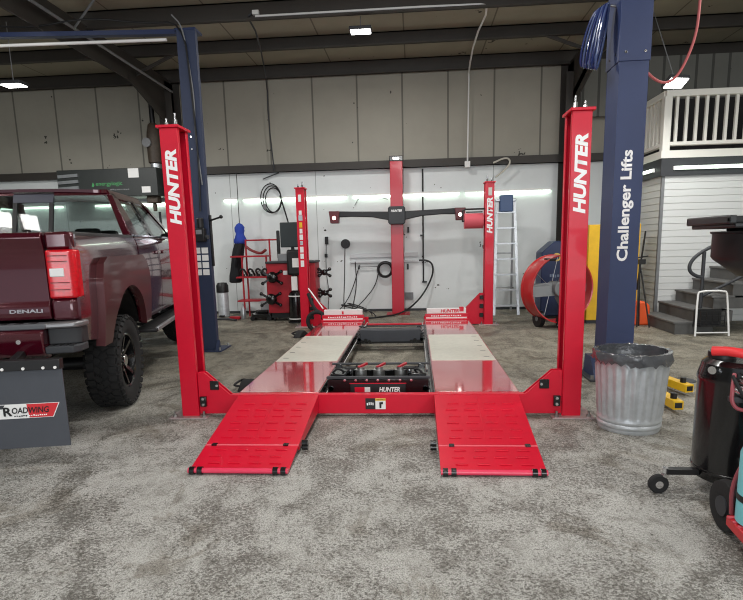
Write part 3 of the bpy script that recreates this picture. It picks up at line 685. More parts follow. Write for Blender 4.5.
b._add(v, [(j*(nx+1)+i, j*(nx+1)+i+1, (j+1)*(nx+1)+i+1, (j+1)*(nx+1)+i) for j in range(ny) for i in range(nx)]); b.build('bonnet', BURG, truck, solid=.03)
B().box(-.95, .95, 4.42, 4.60, 1.0, 1.48).build('grille', BLKG, truck, bevel=.03); B().box(-1.0, 1.0, 4.40, 4.70, .70, .98).build('front_bumper', CHROME, truck, bevel=.04)
for s in (1, -1): B().box(*sorted((s*.62, s*.97)), 4.45, 4.62, 1.15, 1.42).build('headlight', CLEARL, truck, bevel=.03)
# cabin
B().box(-.88, .88, CB+.06, 2.8, .80, .86).build('cabin_floor', SEAT, truck)
B().box(-.84, .84, 2.45, 2.8, 1.25, 1.58).build('dashboard', SEAT, truck, bevel=.03)
for x0_, x1_, yy in ((-.70, .70, CB+.16), (-.66, -.14, 1.62), (.14, .66, 1.62)):
    se = B().box(x0_, x1_, yy, yy+.18, .95, 1.54).box(x0_, x1_, yy, yy+.55, .90, 1.12).build('seat', SEAT, truck, bevel=.05)
    for xm in ([-.45, .45] if x1_-x0_ > 1 else [(x0_+x1_)/2]): B().box(xm-.13, xm+.13, yy+.02, yy+.12, 1.56, 1.69).build('headrest', SEAT, se, bevel=.04)
tt = B(); tt.tube([(.36+.19*math.cos(a) - .72, 2.30+.06*math.sin(a), 1.42+.18*math.sin(a)) for a in [2*PI*i/24 for i in range(25)]], .014); tt.build('steering_wheel', SEAT, truck)
# wheels
def wheel(sx, cy, steer):
    piv = Matrix.Translation((sx*.85, cy, .43)) @ Matrix.Rotation(steer, 4, 'Z') @ Matrix.Diagonal((sx*.86, 1, 1, 1))
    w = bpy.data.objects.new('wheel', None); C.objects.link(w); w.parent = truck; w.matrix_local = piv @ Matrix.Diagonal((1,1,1,1))
    prof = [(.255,-.13),(.30,-.16),(.36,-.168),(.405,-.155),(.418,-.12),(.422,0),(.418,.12),(.405,.155),(.36,.168),(.30,.16),(.255,.13),(.25,0)]
    b = B().lathe(prof, 64, axis='x', closed=True)
    n = 34
    for k in range(n):
        a = 2*PI*k/n
        for row, (xc, ww, ll, rt, da) in enumerate(((-.105,.075,.052,.10,0),(-.035,.062,.050,-.5,.5),(.035,.062,.050,.5,0),(.105,.075,.052,-.10,.5))):
            aa = a + da*2*PI/n
            mt = Matrix.Rotation(aa, 4, 'X') @ Matrix.Translation((xc, 0, .418)) @ Matrix.Rotation(rt, 4, 'Z')
            b.box(-ww/2, ww/2, -ll/2, ll/2, -.01, .014, mt)
        for sd in (-1, 1):
            mt = Matrix.Rotation(a + (0 if sd < 0 else PI/n), 4, 'X') @ Matrix.Translation((sd*.155, 0, .395)) @ Matrix.Rotation(sd*.65, 4, 'Y')
            b.box(-.012, .016, -.024, .024, -.045, .022, mt)
    b.build('tyre', RUBB, w)
    b = B().lathe([(.255,-.13),(.262,.13),(.25,.14),(.235,.13),(.225,.05),(.20,.03),(.09,.045),(.075,.06),(1e-6,.06)], 48, axis='x')
    for q in range(8):
        a = 2*PI*q/8; b.bar((.05, .06*math.sin(a), .06*math.cos(a)), (.10, .235*math.sin(a), .235*math.cos(a)), .035, .05, (1,0,0))
    b.build('rim', BLKG, w)
    B().cyl((.06,0,0), (.115,0,0), .055, 20).build('hub_cap', CHROME, w, bevel=.006)
    for q in range(6):
        a = 2*PI*q/6+.3; B().cyl((.05, .095*math.sin(a), .095*math.cos(a)), (.09, .095*math.sin(a), .095*math.cos(a)), .013, 6).build('lug_nut', CHROME, w)
wheel(1, 0, 0); wheel(-1, 0, 0); wheel(1, 3.645, R(-22)); wheel(-1, 3.645, R(-22))

# mud flap hanging behind the truck on a hitch bar
mf = thing('mud_flap', 'grey rubber mud flap with red and white logo hanging behind the burgundy truck', 'mud flap', (-2.36, -1.15, .15), R(11))
fp = B().box(-.34, .34, -.004, .004, 0, .545).build('flap', FLAP, mf)
br = B().box(-.34, .34, -.03, .03, .54, .61).bar((.0, .0, .56), (-.02, .30, .62), .05, .05).build('hanger_bar', BLACK, mf, bevel=.004)
for x in (-.26, -.14, -.02, .11, .235, .31)[::1]: B().cyl((x, -.03, .555), (x, -.036, .555), .010).build('rivet', WHITE, br)
LGX, LGZ = .055, .045
lg = B().prism([(-.30,.265),(.245,.265),(.19,.165),(-.21,.165),(-.22,.18),(-.30,.18)], -.007, -.004, 'y').build('logo_plate', WHITE, fp)
B().prism([(.0,.262),(.237,.262),(.186,.169),(.012,.169)], -.009, -.007, 'y').build('logo_red', M('logo_red', (206, 40, 48), .5), lg)
B().prism([(-.30,.262),(-.16,.262),(-.18,.235),(-.30,.235)], -.009, -.007, 'y').build('logo_wing', DGREY, lg)
text('lettering', 'R', BLACK, lg, (-.175, -.0095, .185), (1,0,0), (0,0,1), width=.065, height=.062, bold=.03)
text('lettering', 'OADWING', BLACK, lg, (-.112, -.0095, .20), (1,0,0), (0,0,1), width=.275, height=.042, bold=.02, shear=.15)
fine_print(BLACK, lg, (-.10, -.0095, .178), (1,0,0), (0,0,1), .10, .012, 6, 3); fine_print(WHITEL, lg, (.01, -.0095, .178), (1,0,0), (0,0,1), .14, .012, 9, 4)

for o in [lg] + list(lg.children):
    for v_ in o.data.vertices: v_.co.x = .305 - (.305 - v_.co.x - LGX)*.86; v_.co.z += LGZ

# ------------------------------------------------------------------ blue two-post lift columns
# left bay: right-hand column with control gear and overhead beam
SLATE = M('slate_blue_paint', (42, 52, 78), 0.5, vary=.08)
bl = thing('two_post_lift', 'dark blue lift column behind the left red post with overhead beam', 'car lift', (-2.57, 3.08, 0))
cl = B().box(-.16, .095, 0, .012, .02, 4.26).box(-.16, -.148, 0, .26, .02, 4.26).box(.083, .095, 0, .08, .02, 4.26).box(-.16, -.10, .25, .26, .02, 4.26).build('column', SLATE, bl, bevel=.004)
B().box(-.26, .18, -.10, .36, 0, .02).build('base_plate', SLATE, bl, bevel=.003)
B().prism([(-.10,.02),(.02,.02),(-.0,.16)], .096, .14, 'x').build('gusset', SLATE, bl)
for x, y in ((-.22,-.06),(.15,-.06),(.15,.3),(-.22,.3)): B().cyl((x, y, .02), (x, y, .06), .016, 8).build('anchor_bolt', STEEL, bl)
B().bar((-2.9, .14, 4.37), (-.16, .14, 4.28), .06, .10, (0,1,0)).box(-.18, .10, .0, .26, 4.26, 4.29).build('overhead_beam', BLUEC, bl, bevel=.004)  # darker blue than the column, the beam's shadow put into its colour
B().cyl((-2.9, .02, 4.20), (-.3, .02, 4.16), .02).build('shutoff_bar', WHITE, bl)
B().tube([(-2.9, .1, 4.5), (-2.2, .1, 4.42), (-1.4, .1, 4.52), (-.6, .1, 4.40), (-.05, -.02, 4.36), (.0, -.02, 3.6), (.03, -.02, 2.6), (.0, -.02, 1.95)], .012, smooth=2).build('hydraulic_hose', BLACK, bl)
B().tube([(-.2, .0, 4.45), (-.06, -.02, 4.3), (-.02, -.012, 3.9), (.03, -.012, 3.4), (.0, -.012, 3.0), (.05, -.012, 2.3)], .010, smooth=2).build('power_cable', GREY, bl)
for z in (2.93, 2.77):
    for x in (-.06, .02): B().cyl((x, -.006, z), (x, 0, z), .014, 8).build('bolt', CHROME, bl)
pu = B().box(-.08, .06, -.11, -.0, 1.54, 1.72).cyl((.0, -.06, 1.72), (.0, -.06, 1.86), .045).build('power_unit', BLACK, bl, bevel=.01)
B().box(-.05, .03, -.115, -.11, 1.64, 1.70).build('label', ALU, pu); B().cyl((.05, -.06, 1.60), (.10, -.07, 1.60), .03).build('valve', DGREY, pu)
B().cyl((.096, .02, 1.82), (.30, -.10, 1.86), .012).ball((.31, -.10, 1.865), .025).build('release_handle', BLACK, pu)
for i in range(4):
    for j in range(2): B().box(-.14+.11*j, -.05+.11*j, -.006, 0, 1.08+.1*i, 1.16+.1*i).build('label', WHITE, bl)
B().box(.03, .062, .03, .07, .05, 4.1).build('carriage_rail', BLACK, bl)
B().box(.096, .12, .02, .07, 1.2, 1.9).build('latch_housing', BLACK, bl, bevel=.006)

# right bay: left-hand column
rl = thing('two_post_lift', 'large navy blue lift column with white vertical lettering behind the trash can', 'car lift', (2.455, 1.30, 0))
B().box(-.14, .135, 0, .014, .02, 5.0).box(-.14, -.126, 0, .36, .02, 5.0).box(.121, .135, 0, .36, .02, 5.0).box(-.14, -.07, .346, .36, .02, 5.0).box(.07, .135, .346, .36, .02, 5.0).build('column', BLUE, rl, bevel=.005)
B().box(-.15, .145, -.012, .37, 3.12, 5.0).build('column_extension', BLUE, rl, bevel=.004)
for x in (-.09, .09): B().cyl((x, -.02, 3.2), (x, -.012, 3.2), .013, 8).build('bolt', CHROME, rl)
for y in (.06, .24):
    B().cyl((-.158, y, 3.2), (-.15, y, 3.2), .013, 8).build('bolt', CHROME, rl)
B().box(-.32, .32, -.12, .42, 0, .02).build('base_plate', DGREY, rl, bevel=.003)
B().prism([(-.05,.02),(.34,.02),(.30,.22),(.10,.22)], -.26, -.141, 'x').build('gusset', BLUEC, rl)
for x, y in ((-.29,-.08),(-.29,.38),(.29,-.08),(.29,.38)): B().cyl((x, y, .02), (x, y, .06), .018, 8).build('anchor_bolt', STEEL, rl)
text('lettering', 'Challenger Lifts', WHITEL, rl, (.060, -.001, 1.225), (0,0,1), (-1,0,0), width=1.08, height=.14, bold=.028)
B().box(-.06, .05, .362, .40, .15, 2.0).build('carriage', BLKG, rl, bevel=.006)
for p, q in (((.16, .12, .09), (.40, -.30, .08)), ((.18, .2, .09), (.30, -.62, .08))):
    pass
for (bx0, by0), (mx, my), (ex, ey) in (((.02, -.02), (.04, -.65), (.06, -1.22)), ((.17, .12), (.28, -.20), (.40, -.68))):
    ar = B().bar((bx0, by0, .09), (mx, my, .085), .10, .09, (0,0,1)).build('swing_arm', BLUE, rl, bevel=.005)
    d = Vector((ex-mx, ey-my, 0)).normalized()
    B().bar((mx-d.x*.1, my-d.y*.1, .08), (ex, ey, .075), .085, .075, (0,0,1)).build('arm_extension', YEL, ar, bevel=.004)
    B().bar((ex, ey, .075), (ex+d.x*.002, ey+d.y*.002, .075), .06, .045, (0,0,1)).build('open_end', BLACK, ar)
    B().cyl((ex-d.x*.09, ey-d.y*.09, .11), (ex-d.x*.09, ey-d.y*.09, .16), .026).build('lift_pad', BLACK, ar)
# plastic-wrapped blue hose bundle on the column's left side
hb = thing('hose_bundle', 'coil of blue hose in clear wrap hanging high on the navy column', 'hose', (2.16, 1.45, 3.06)); hb.rotation_euler = (0, .16, 0)
for i in range(6):
    B().tube([(-.03-.018*i + .05*math.cos(a) - .10*(math.sin(a)*.5+.5)*0, -.02+.02*i + .10*math.cos(a+.3*i), .33 + .30*math.sin(a)*(1-.05*i)) for a in [2*PI*q/28 for q in range(29)]], .011).build('hose', M('blue_hose', (26, 42, 96), .3, coat=.5) if i % 2 else M('clear_hose', (70, 84, 124), .15, coat=.8), hb)
B().cyl((.0, 0, .62), (.057, 0, .62), .012).build('hook', STEEL, hb)

# ------------------------------------------------------------------ back wall fittings
# fluorescent strips along the wall
for i, x in enumerate((-3.55, -1.2, 1.15, 2.62)):
    w = (.55, 2.2, 2.2, 1.0)[i]; x0_ = (-3.75, -3.1, -.78, 1.62)[i]; 
for i, (xa, xb_) in enumerate(((-3.72, -3.42), (-3.30, -1.05), (-.95, 1.30), (1.40, 3.15))):
    t = thing('strip_light', ('short glowing strip light on the back wall, leftmost of the row', 'lit strip light on back wall above the red tool rack', 'lit strip light on back wall behind the sensor tower', 'lit strip light on back wall above the stepladder')[i], 'light', ((xa+xb_)/2, 7.5, 2.42), 0, 'strip lights along the back wall')
    hw = (xb_-xa)/2
    B().box(-hw, hw, -.06, 0, .03, .07).build('housing', WHITE, t, bevel=.004); B().cyl((-hw+.02, -.05, .0), (hw-.02, -.05, .0), .022).build('tube', TUBEL, t)
for i, (xa, xb_) in enumerate(((-6.6, -5.9), (-5.75, -4.95), (-9.6, -7.3))):  # last entry is an added light for the wall seen through the truck window
    t = thing('strip_light', ('lit strip light behind the truck cab under the charcoal heater', 'lit strip light left of the left red post, by the truck mirror', 'added strip light brightening the wall behind the truck window, far left')[i], 'light', ((xa+xb_)/2, 7.5, 2.40), 0, 'strip lights along the back wall')
    hw = (xb_-xa)/2
    B().box(-hw, hw, -.06, 0, .03, .07).build('housing', WHITE, t, bevel=.004); B().cyl((-hw+.02, -.05, .0), (hw-.02, -.05, .0), .022).build('tube', TUBEL, t)
# black hose loop hung high
o = thing('hose_coil', 'black hose loop hanging on the back wall left of the rear left post', 'hose', (-2.68, 7.46, 2.45))
b = B()
for k_ in range(3):
    b.tube([(.22*math.cos(a)*(1-.11*k_)+.03*k_, -.02-.012*k_, .30*math.sin(a)*(1-.08*k_)-.02*k_) for a in [2*PI*q/28 for q in range(29)]], .011)
b.build('loop', RUBB, o); B().tube([(.2, -.03, .05), (.3, -.05, -.3), (.45, -.2, -.75)], .016, smooth=2).build('tail', RUBB, o)
B().cyl((0, .04, .32), (0, -.06, .32), .012).build('hook', STEEL, o); B().bar((-.15, -.02, .40), (.2, -.02, .52), .02, .02).build('fitting', DGREY, o)
B().box(-.17, -.10, -.06, -.01, -.22, -.12).build('coupler', GREY, o)
# wall raceway, sockets, cords
tag(B().box(-1.03, .42, 7.44, 7.5, 1.16, 1.25).box(-1.03, .42, 7.43, 7.5, 1.05, 1.085).build('wall_rail', M('pale_rail', (200, 204, 206), .5), bevel=.004), 'pale horizontal cable raceway on the back wall behind the sensor tower', 'rail')
tag(B().cyl((-1.12, 7.5, 1.46), (-1.12, 7.44, 1.46), .10, 20).cyl((-1.12, 7.44, 1.46), (-1.12, 7.42, 1.46), .06).build('wall_plug', BLACK), 'round black socket on the back wall left of the sensor tower', 'socket')
tag(B().box(-1.56, -1.49, 7.44, 7.5, 1.46, 1.62).build('socket_box', BLACK, bevel=.008), 'upper small black socket box on wall right of the rear left post', 'socket')
tag(B().box(-1.58, -1.52, 7.45, 7.5, 1.18, 1.26).build('socket_box', BLACK, bevel=.008), 'lower small black plug on wall right of the rear left post', 'socket')
tag(B().box(.13, .31, 7.44, 7.5, .25, .40).cyl((.22, 7.44, .325), (.22, 7.43, .325), .045).build('outlet_box', GREY, bevel=.006), 'small grey outlet box low on the wall right of the sensor tower', 'socket')
tag(B().tube([(-1.13, 7.42, 1.38), (-1.16, 7.42, .7), (-1.2, 7.40, .1), (-1.1, 7.2, .02), (-.8, 7.0, .02)], .009, smooth=2).build('power_cord', BLACK), 'thin black cord dropping from the round black wall socket', 'cord')
tag(B().tube([(-1.53, 7.43, 1.46), (-1.56, 7.43, .9), (-1.50, 7.43, .4), (-1.55, 7.41, .05), (-1.40, 7.2, .015)], .008, smooth=2).build('power_cord', DGREY), 'grey cord down the wall beside the rear left post', 'cord')
tag(B().tube([(-.92, 7.43, 1.08), (-.90, 7.43, .6), (-.96, 7.43, .3), (-1.0, 7.2, .03), (-1.1, 6.5, .02)], .010, smooth=2).build('power_cord', BLACK), 'black cord from the left end of the wall raceway', 'cord')
o = tag(B().tube([(-.28+.16*math.cos(a)*(1-.002*i), 7.42-.0008*i, .90+.16*math.sin(a)*(1-.002*i)) for i, a in enumerate([2*PI*q/20 for q in range(61)])], .024).tube([(-.42, 7.43, .86), (-.5, 7.42, .55), (-.75, 7.35, .25), (-1.0, 7.1, .03), (-1.3, 6.4, .02)], .010, smooth=2).build('hose_coil', BLACK), 'small black cable coil on the wall left of the sensor tower', 'hose')
tag(B().box(-.85, -.83, 7.42, 7.5, .92, 1.0).box(-.87, -.40, 7.42, 7.44, .96, .97).cyl((-.84, 7.5, .98), (-.84, 7.38, .98), .012).build('wall_hook', DGREY), 'thin dark hook rail on the wall under the raceway', 'hook')
tag(B().tube([(-.84, 7.39, .98), (-.95, 7.38, .6), (-1.1, 7.3, .25), (-1.3, 7.0, .03), (-1.25, 6.3, .02)], .010, smooth=2).build('power_cord', BLACK), 'black cord hanging from the thin hook rail to the floor', 'cord')
tag(B().tube([(.44, 7.44, 1.08), (.62, 7.42, 1.08), (.74, 7.42, .98), (.72, 7.40, .72), (.48, 7.25, .3), (.1, 6.75, .03), (-.4, 6.2, .03), (-.9, 6.1, .03)], .018, smooth=3).build('air_hose', BLACK), 'black hose sweeping from the raceway right end down to the floor', 'hose')
for r_, yy in ((.28, 6.2), (.2, 6.45)):
    tag(B().tube([(-.75+r_*math.cos(a)*1.2, yy+r_*.5*math.sin(a), .03+.26*abs(math.sin(a/2))) for a in [PI*q/12 for q in range(21)]], .012).build('loose_cable', BLACK), 'larger loop of black cable arching off the floor before the tower' if r_ > .25 else 'smaller loop of black cable on the floor nearest the tower', 'cable')
tag(B().cyl((.53, 7.46, .62), (.53, 7.46, 2.95), .016).bar((.50, 7.46, .62), (.60, 7.46, .62), .03, .03).bar((.47, 7.46, 1.6), (.53, 7.46, 1.6), .05, .03).bar((.50, 7.46, 1.16), (.53, 7.46, 1.16), .05, .03).build('wall_pipe', BLACK), 'thin black vertical pipe on the back wall right of the sensor tower', 'pipe')
for x, z in ((.20, .95), (.22, 1.72)): tag(B().box(x-.02, x+.02, 7.46, 7.5, z-.06, z+.06).build('wall_clip', BLACK, bevel=.004), 'lower black clip on wall right of the red tower' if z < 1.5 else 'upper black clip on wall right of the red tower', 'clip')
tag(B().tube([(-.9, 7.45, 2.25), (-.8, 7.45, 2.42), (-.55, 7.45, 2.46), (-.2, 7.45, 2.36)], .008, smooth=2).build('wall_cable', GREY), 'grey cable along the wall left of the tower at strip-light height', 'cable')
# conduit from the purlin to a junction box over the wall
tag(B().tube([(-2.0, 4.36, 4.86), (1.3, 4.36, 4.86), (1.48, 4.40, 4.83), (1.40, 5.7, 4.83), (1.45, 7.30, 4.78), (1.46, 7.36, 4.55), (1.44, 7.36, 3.05)], .016, smooth=1).build('conduit', WHITE), 'white conduit from the ceiling beam down the upper back wall', 'conduit')
tag(B().box(1.38, 1.49, 7.28, 7.36, 2.93, 3.05).build('junction_box', WHITE, bevel=.006), 'small white junction box on the girt at the conduit foot', 'box')
tag(B().tube([(1.95, 7.3, 3.0), (2.2, 7.28, 3.1), (2.3, 7.28, 3.02), (2.22, 7.3, 2.88), (2.0, 7.3, 2.72)], .018, smooth=2).build('cable_loop', M('pale_cable', (196, 192, 180), .5)), 'pale looped cable on the girt above the rear right post', 'cable')
tag(B().tube([(-2.02, 4.35, 4.92), (-2.12, 4.36, 4.86), (-2.14, 5.0, 4.82), (-2.6, 7.3, 4.75), (-2.62, 7.33, 4.0), (-2.55, 7.33, 3.0)], .014, smooth=1).build('drop_cord', DGREY), 'dark cord dropping from the ceiling beam over the upper back wall', 'cord')
tag(B().box(-2.04, -1.94, 4.33, 4.39, 4.88, 4.94).build('junction_box', WHITE, bevel=.005), 'small white box on the ceiling beam where the dark cord starts', 'box')

def chock(loc, rz, label):
    t = thing('wheel_chock', label, 'wheel chock', loc, rz, 'wheel chocks')
    B().prism([(-.16,0),(.16,0),(.10,.05),(.02,.10),(-.06,.09)], -.06, .06, 'x').build('wedge', RUBB, t, bevel=.008)
    B().tube([(-.05, -.10, .05), (-.12, -.12, .06), (-.12, .06, .07), (-.05, .02, .09)], .012, smooth=2).build('rope', BLACK, t)
chock((-1.40, .98, 0), R(-8), 'black wheel chock on the floor beside the near left red deck')
chock((-1.50, 4.25, 0), R(-20), 'black wheel chock on the floor beside the far left red deck')
tag(B().lathe([(1e-6,.006),(.11,.006),(.115,.0)], 28, (3.08, 1.22, .0005)).build('floor_drain', DGREY), 'small dark round drain lid on the floor behind the yellow lift arms', 'drain')
# ------------------------------------------------------------------ left corner equipment
# red adaptor rack
rk = thing('tool_rack', 'open red steel wheel-clamp rack standing at the back wall', 'rack', (-2.92, 6.75, 0))
for x in (-.22, .28):
    B().cyl((x, .2, 0), (x, .2, 1.60), .018).build('upright', REDM, rk)
    B().cyl((x, -.12, 0), (x, -.12, 1.26), .018).build('upright', REDM, rk)
B().cyl((-.22, .2, 1.58), (.45, .2, 1.58), .016).build('top_rail', REDM, rk)
for z, w in ((1.24, .46), (.82, .36), (.34, .36)):
    B().box(-w, .30, -.14, .22, z, z+.03).build('shelf', REDM, rk, bevel=.004)
B().tube([(-.15, 0, 1.45), (-.05, -.05, 1.38), (.15, -.05, 1.30), (.28, -.1, 1.38)], .028, smooth=2).build('crossbar', DKRED, rk)
for i, x in enumerate((-.24, -.08, .08, .22)):
    tag(B().tube([(-2.92+x, 6.7, .87), (-2.95+x, 6.6, .98), (-2.86+x, 6.58, 1.02), (-2.82+x, 6.66, .87)], .02, smooth=2).cyl((-2.92+x, 6.7, .855), (-2.92+x, 6.7, .90), .04).build('clamp_tool', BLACK), ('black clamp tool on the rack middle shelf, leftmost', 'black clamp tool on the rack middle shelf, second from left', 'black clamp tool on the rack middle shelf, third from left', 'black clamp tool on the rack middle shelf, nearest the console')[i], 'tool', 'clamp tools on the rack')
# coat on hook
ct = thing('work_coat', 'black work coat with blue hood hanging left of the red rack', 'coat', (-3.46, 7.10, .70))
b = B(); n = 28; v = []; f = []
rings = [(.09,.0),(.125,.03),(.13,.15),(.12,.3),(.115,.45),(.12,.58),(.125,.70),(.11,.80),(.07,.88)]
for i, (rr, h) in enumerate(rings):
    for q in range(n):
        a = 2*PI*q/n; fold = 1 + .16*math.sin(5*a+.6*i)*(1-h*.7) + .05*math.sin(9*a-i)
        v.append((rr*fold*math.cos(a) + .17*(h/.9)**1.3, .07*fold*math.sin(a)*(1.0 if i else .6), h))
for i in range(len(rings)-1):
    for q in range(n): f.append((i*n+q, i*n+(q+1) % n, (i+1)*n+(q+1) % n, (i+1)*n+q))
f.append(tuple(range(n-1,-1,-1))); f.append(tuple(range((len(rings)-1)*n, len(rings)*n))); b._add(v, f); b.build('body', CLOTHB, ct, ang=80)
b = B(); v = []; f = []
rings = [(.06,.80),(.12,.83),(.125,.90),(.10,.97),(.085,1.02),(.10,1.08),(.095,1.15),(.06,1.21),(.015,1.24)]
for i, (rr, h) in enumerate(rings):
    for q in range(n):
        a = 2*PI*q/n; fold = 1 + .10*math.sin(4*a+i) + .06*math.sin(7*a-2*i)
        v.append((rr*fold*math.cos(a) + .165, .8*rr*fold*math.sin(a), h))
for i in range(len(rings)-1):
    for q in range(n): f.append((i*n+q, i*n+(q+1) % n, (i+1)*n+(q+1) % n, (i+1)*n+q))
f.append(tuple(range(n-1,-1,-1))); f.append(tuple(range((len(rings)-1)*n, len(rings)*n))); b._add(v, f); b.build('hood', CLOTHU, ct, ang=80)
B().tube([(.20, -.07, .82), (.12, -.10, .6), (.06, -.09, .42), (.05, -.08, .36)], .04, smooth=2).build('sleeve', CLOTHB, ct)
B().tube([(.17, .0, 1.22), (.17, .0, 2.28)], .008).build('hanging_cord', BLACK, ct)
# step bin
bn = thing('pedal_bin', 'small steel bin with black lid left of the red rack', 'bin', (-3.68, 6.9, 0))
B().lathe([(.10,0),(.115,.02),(.115,.52),(.11,.53)], 24).build('body', GALV, bn); B().lathe([(.125,.52),(.125,.66),(.09,.72),(1e-6,.73)], 24).build('lid', BLACK, bn)
B().box(-.05, .05, -.17, -.10, .02, .05).build('pedal', BLACK, bn)
# floor clutter under the rack
o = thing('floor_jack', 'small low black trolley jack on the floor under the red rack', 'jack', (-2.70, 6.35, 0))
B().box(-.2, .2, -.12, .12, .04, .14).box(-.12, .12, -.08, .08, .14, .2).build('body', BLKG, o, bevel=.02)
for x in (-.17, .17): B().cyl((x, -.14, .045), (x, .14, .045), .045).build('axle', BLACK, o)
tag(B().box(-2.78, -2.52, 6.52, 6.58, .02, .36).build('panel', M('grey_panel', (150, 152, 154), .6), bevel=.01), 'grey square panel leaning under the red rack', 'panel')
tag(B().lathe([(.05,0),(.055,.02),(.055,.18),(.02,.25),(.02,.30)], 16, (-3.14, 6.5, 0)).build('spray_can', ALU), 'silver spray can on the floor left of the trolley jack', 'can')
tag(B().tube([(-3.7, 6.3, .02), (-3.5, 6.2, .05), (-3.35, 6.35, .02), (-3.2, 6.2, .02)], .02, smooth=2).build('air_hose', DGREY), 'grey hose lying on the floor by the small steel bin', 'hose')
tag(B().box(-3.42, -3.2, 6.45, 6.52, 0, .06).build('pry_bar', REDM, bevel=.01), 'short red tool on the floor left of the spray can', 'tool')
# alignment console
cs = thing('alignment_console', 'red alignment console cabinet with dark monitor behind the rear left post', 'cabinet', (-2.02, 6.35, 0))
B().box(-.48, .46, -.25, .25, .16, 1.12).build('cabinet', REDM, cs, bevel=.012)
B().box(-.50, .48, -.28, .27, 1.12, 1.16).build('worktop', DGREY, cs, bevel=.01)
B().box(-.44, .42, -.2, .2, .06, .16).build('plinth', BLACK, cs)
for x in (-.38, .36):
    for y in (-.18, .18): B().cyl((x-.015, y, .04), (x+.015, y, .04), .04).build('caster', BLACK, cs)
mo = B().box(-.24, .22, -.02, .04, 1.42, 1.90).build('monitor', M('monitor_back', (40, 48, 50), .4), cs, bevel=.015); B().box(-.04, .02, .0, .04, 1.16, 1.45).build('monitor_stand', BLACK, mo)
B().box(-.32, -.26, -.02, .06, 1.2, 1.75).build('printer_arm', BLACK, cs, bevel=.02); B().box(-.28, .0, -.15, .1, 1.16, 1.3).build('keyboard_tray', GREY, cs, bevel=.01)
for x, z, sx in ((-.36, .86, -1), (-.40, .44, -1), (.60, .92, 1), (.60, .52, 1)):
    cl_ = B()
    cl_.ball((x, -.32 if sx < 0 else 0, z), .11 if sx < 0 else .06, 8, (1,.6,1))
    for q in range(4):
        a = PI/4+q*PI/2; L_ = .26 if sx < 0 else .15
        cl_.bar((x, -.33 if sx < 0 else 0, z), (x+L_*math.cos(a), -.36 if sx < 0 else 0, z+L_*.6*math.sin(a)), .05, .04)
        cl_.ball((x+L_*math.cos(a), -.36 if sx < 0 else 0, z+L_*.6*math.sin(a)), .035, 6)
    if sx > 0: cl_.cyl((.46, 0, z), (x, 0, z), .02)
    else: cl_.cyl((x, -.25, z), (x, -.33, z), .03)
    cl_.build('wheel_clamp', BLKG, cs)
B().box(-.16, -.08, -.256, -.25, .9, .98).build('label', WHITE, cs)
o = thing('sales_stand', 'black cylinder sprayer with white label beside the red console', 'sprayer', (-1.92, 5.92, 0))
B().lathe([(.13,.02),(.14,.05),(.13,.50),(.12,.56),(.06,.62),(.06,.9)], 24).build('tank', BLKG, o); B().lathe([(.142,.07),(.142,.09)], 24).build('band', WHITE, o); B().lathe([(.136,.50),(.136,.52)], 24).build('band', WHITE, o)
B().lathe([(.16,0),(.16,.02)], 24).build('base', BLACK, o); B().box(-.05, .06, -.09, -.07, .62, .88).build('label', WHITE, o); B().box(-.13, .15, -.07, .07, .9, 1.38).build('bag', BLACK, o, bevel=.04); B().box(-.02, .1, -.075, -.07, 1.05, 1.22).build('label', WHITE, o)
o['label'] = 'black cylindrical pressure tank with white labels beside the red console'; o.name = 'pressure_tank'; o['category'] = 'tank'
# waste-oil heater
ht = thing('waste_oil_heater', 'long charcoal box heater mounted high behind the truck cab', 'heater', (-5.85, 6.7, 2.52))
B().box(-1.05, 1.05, 0, .7, 0, .55).build('casing', BOXDK, ht, bevel=.01)
lv = B()
for z in (.18, .30, .42): lv.bar((-1.02, -.012, z), (-.60, -.012, z+.02), .03, .06)
lv.build('louvre', ALU, ht)
text('lettering', 'energylogic', GREEN, ht, (-.24, -.001, .20), (1,0,0), (0,0,1), width=.56, height=.10, bold=.01)
B().prism([(-.33,.21),(-.29,.20),(-.27,.24),(-.30,.29)], -.004, 0, 'y').build('leaf_emblem', GREEN, ht)
fine_print(GREY, ht, (.05, -.001, .12), (1,0,0), (0,0,1), .42, .035, 9, 5)
B().box(.46, .68, -.006, 0, .36, .54).build('notice', WHITE, ht); B().box(.72, .90, -.006, 0, .06, .18).build('notice', WHITE, ht)
B().box(.75, .98, .1, .3, -.14, 0).cyl((.87, .2, -.14), (.87, .2, -.3), .04).build('burner', BROWNP, ht, bevel=.02)
for x in (-.95, .4): B().box(x-.03, x+.03, .6, .8, .50, .545).build('hanger', DGREY, ht)
fx = thing('flue_pipe', 'rusty brown flue with round damper rising from the charcoal heater', 'pipe', (-4.93, 7.0, 3.07))
B().lathe([(.10,0),(.10,.1),(.14,.12),(.15,.5),(.13,.72),(.10,.86),(.06,.9)], 20).build('damper_body', BROWNP, fx); B().cyl((-.08, -.14, .5), (-.08, -.19, .5), .09, 20).build('gauge', GREY, fx); B().cyl((0, 0, .86), (0, 0, 1.95), .05).build('pipe', BLACK, fx); B().cyl((0,0,0),(0,0,.1),.105).build('collar', ALU, fx)
tag(B().tube([(-4.87, 6.85, 2.2), (-4.87, 6.9, 1.2), (-4.87, 7.0, .02)], .025).build('fuel_pipe', BLACK), 'black pipe dropping from the heater burner beside the truck mirror', 'pipe')

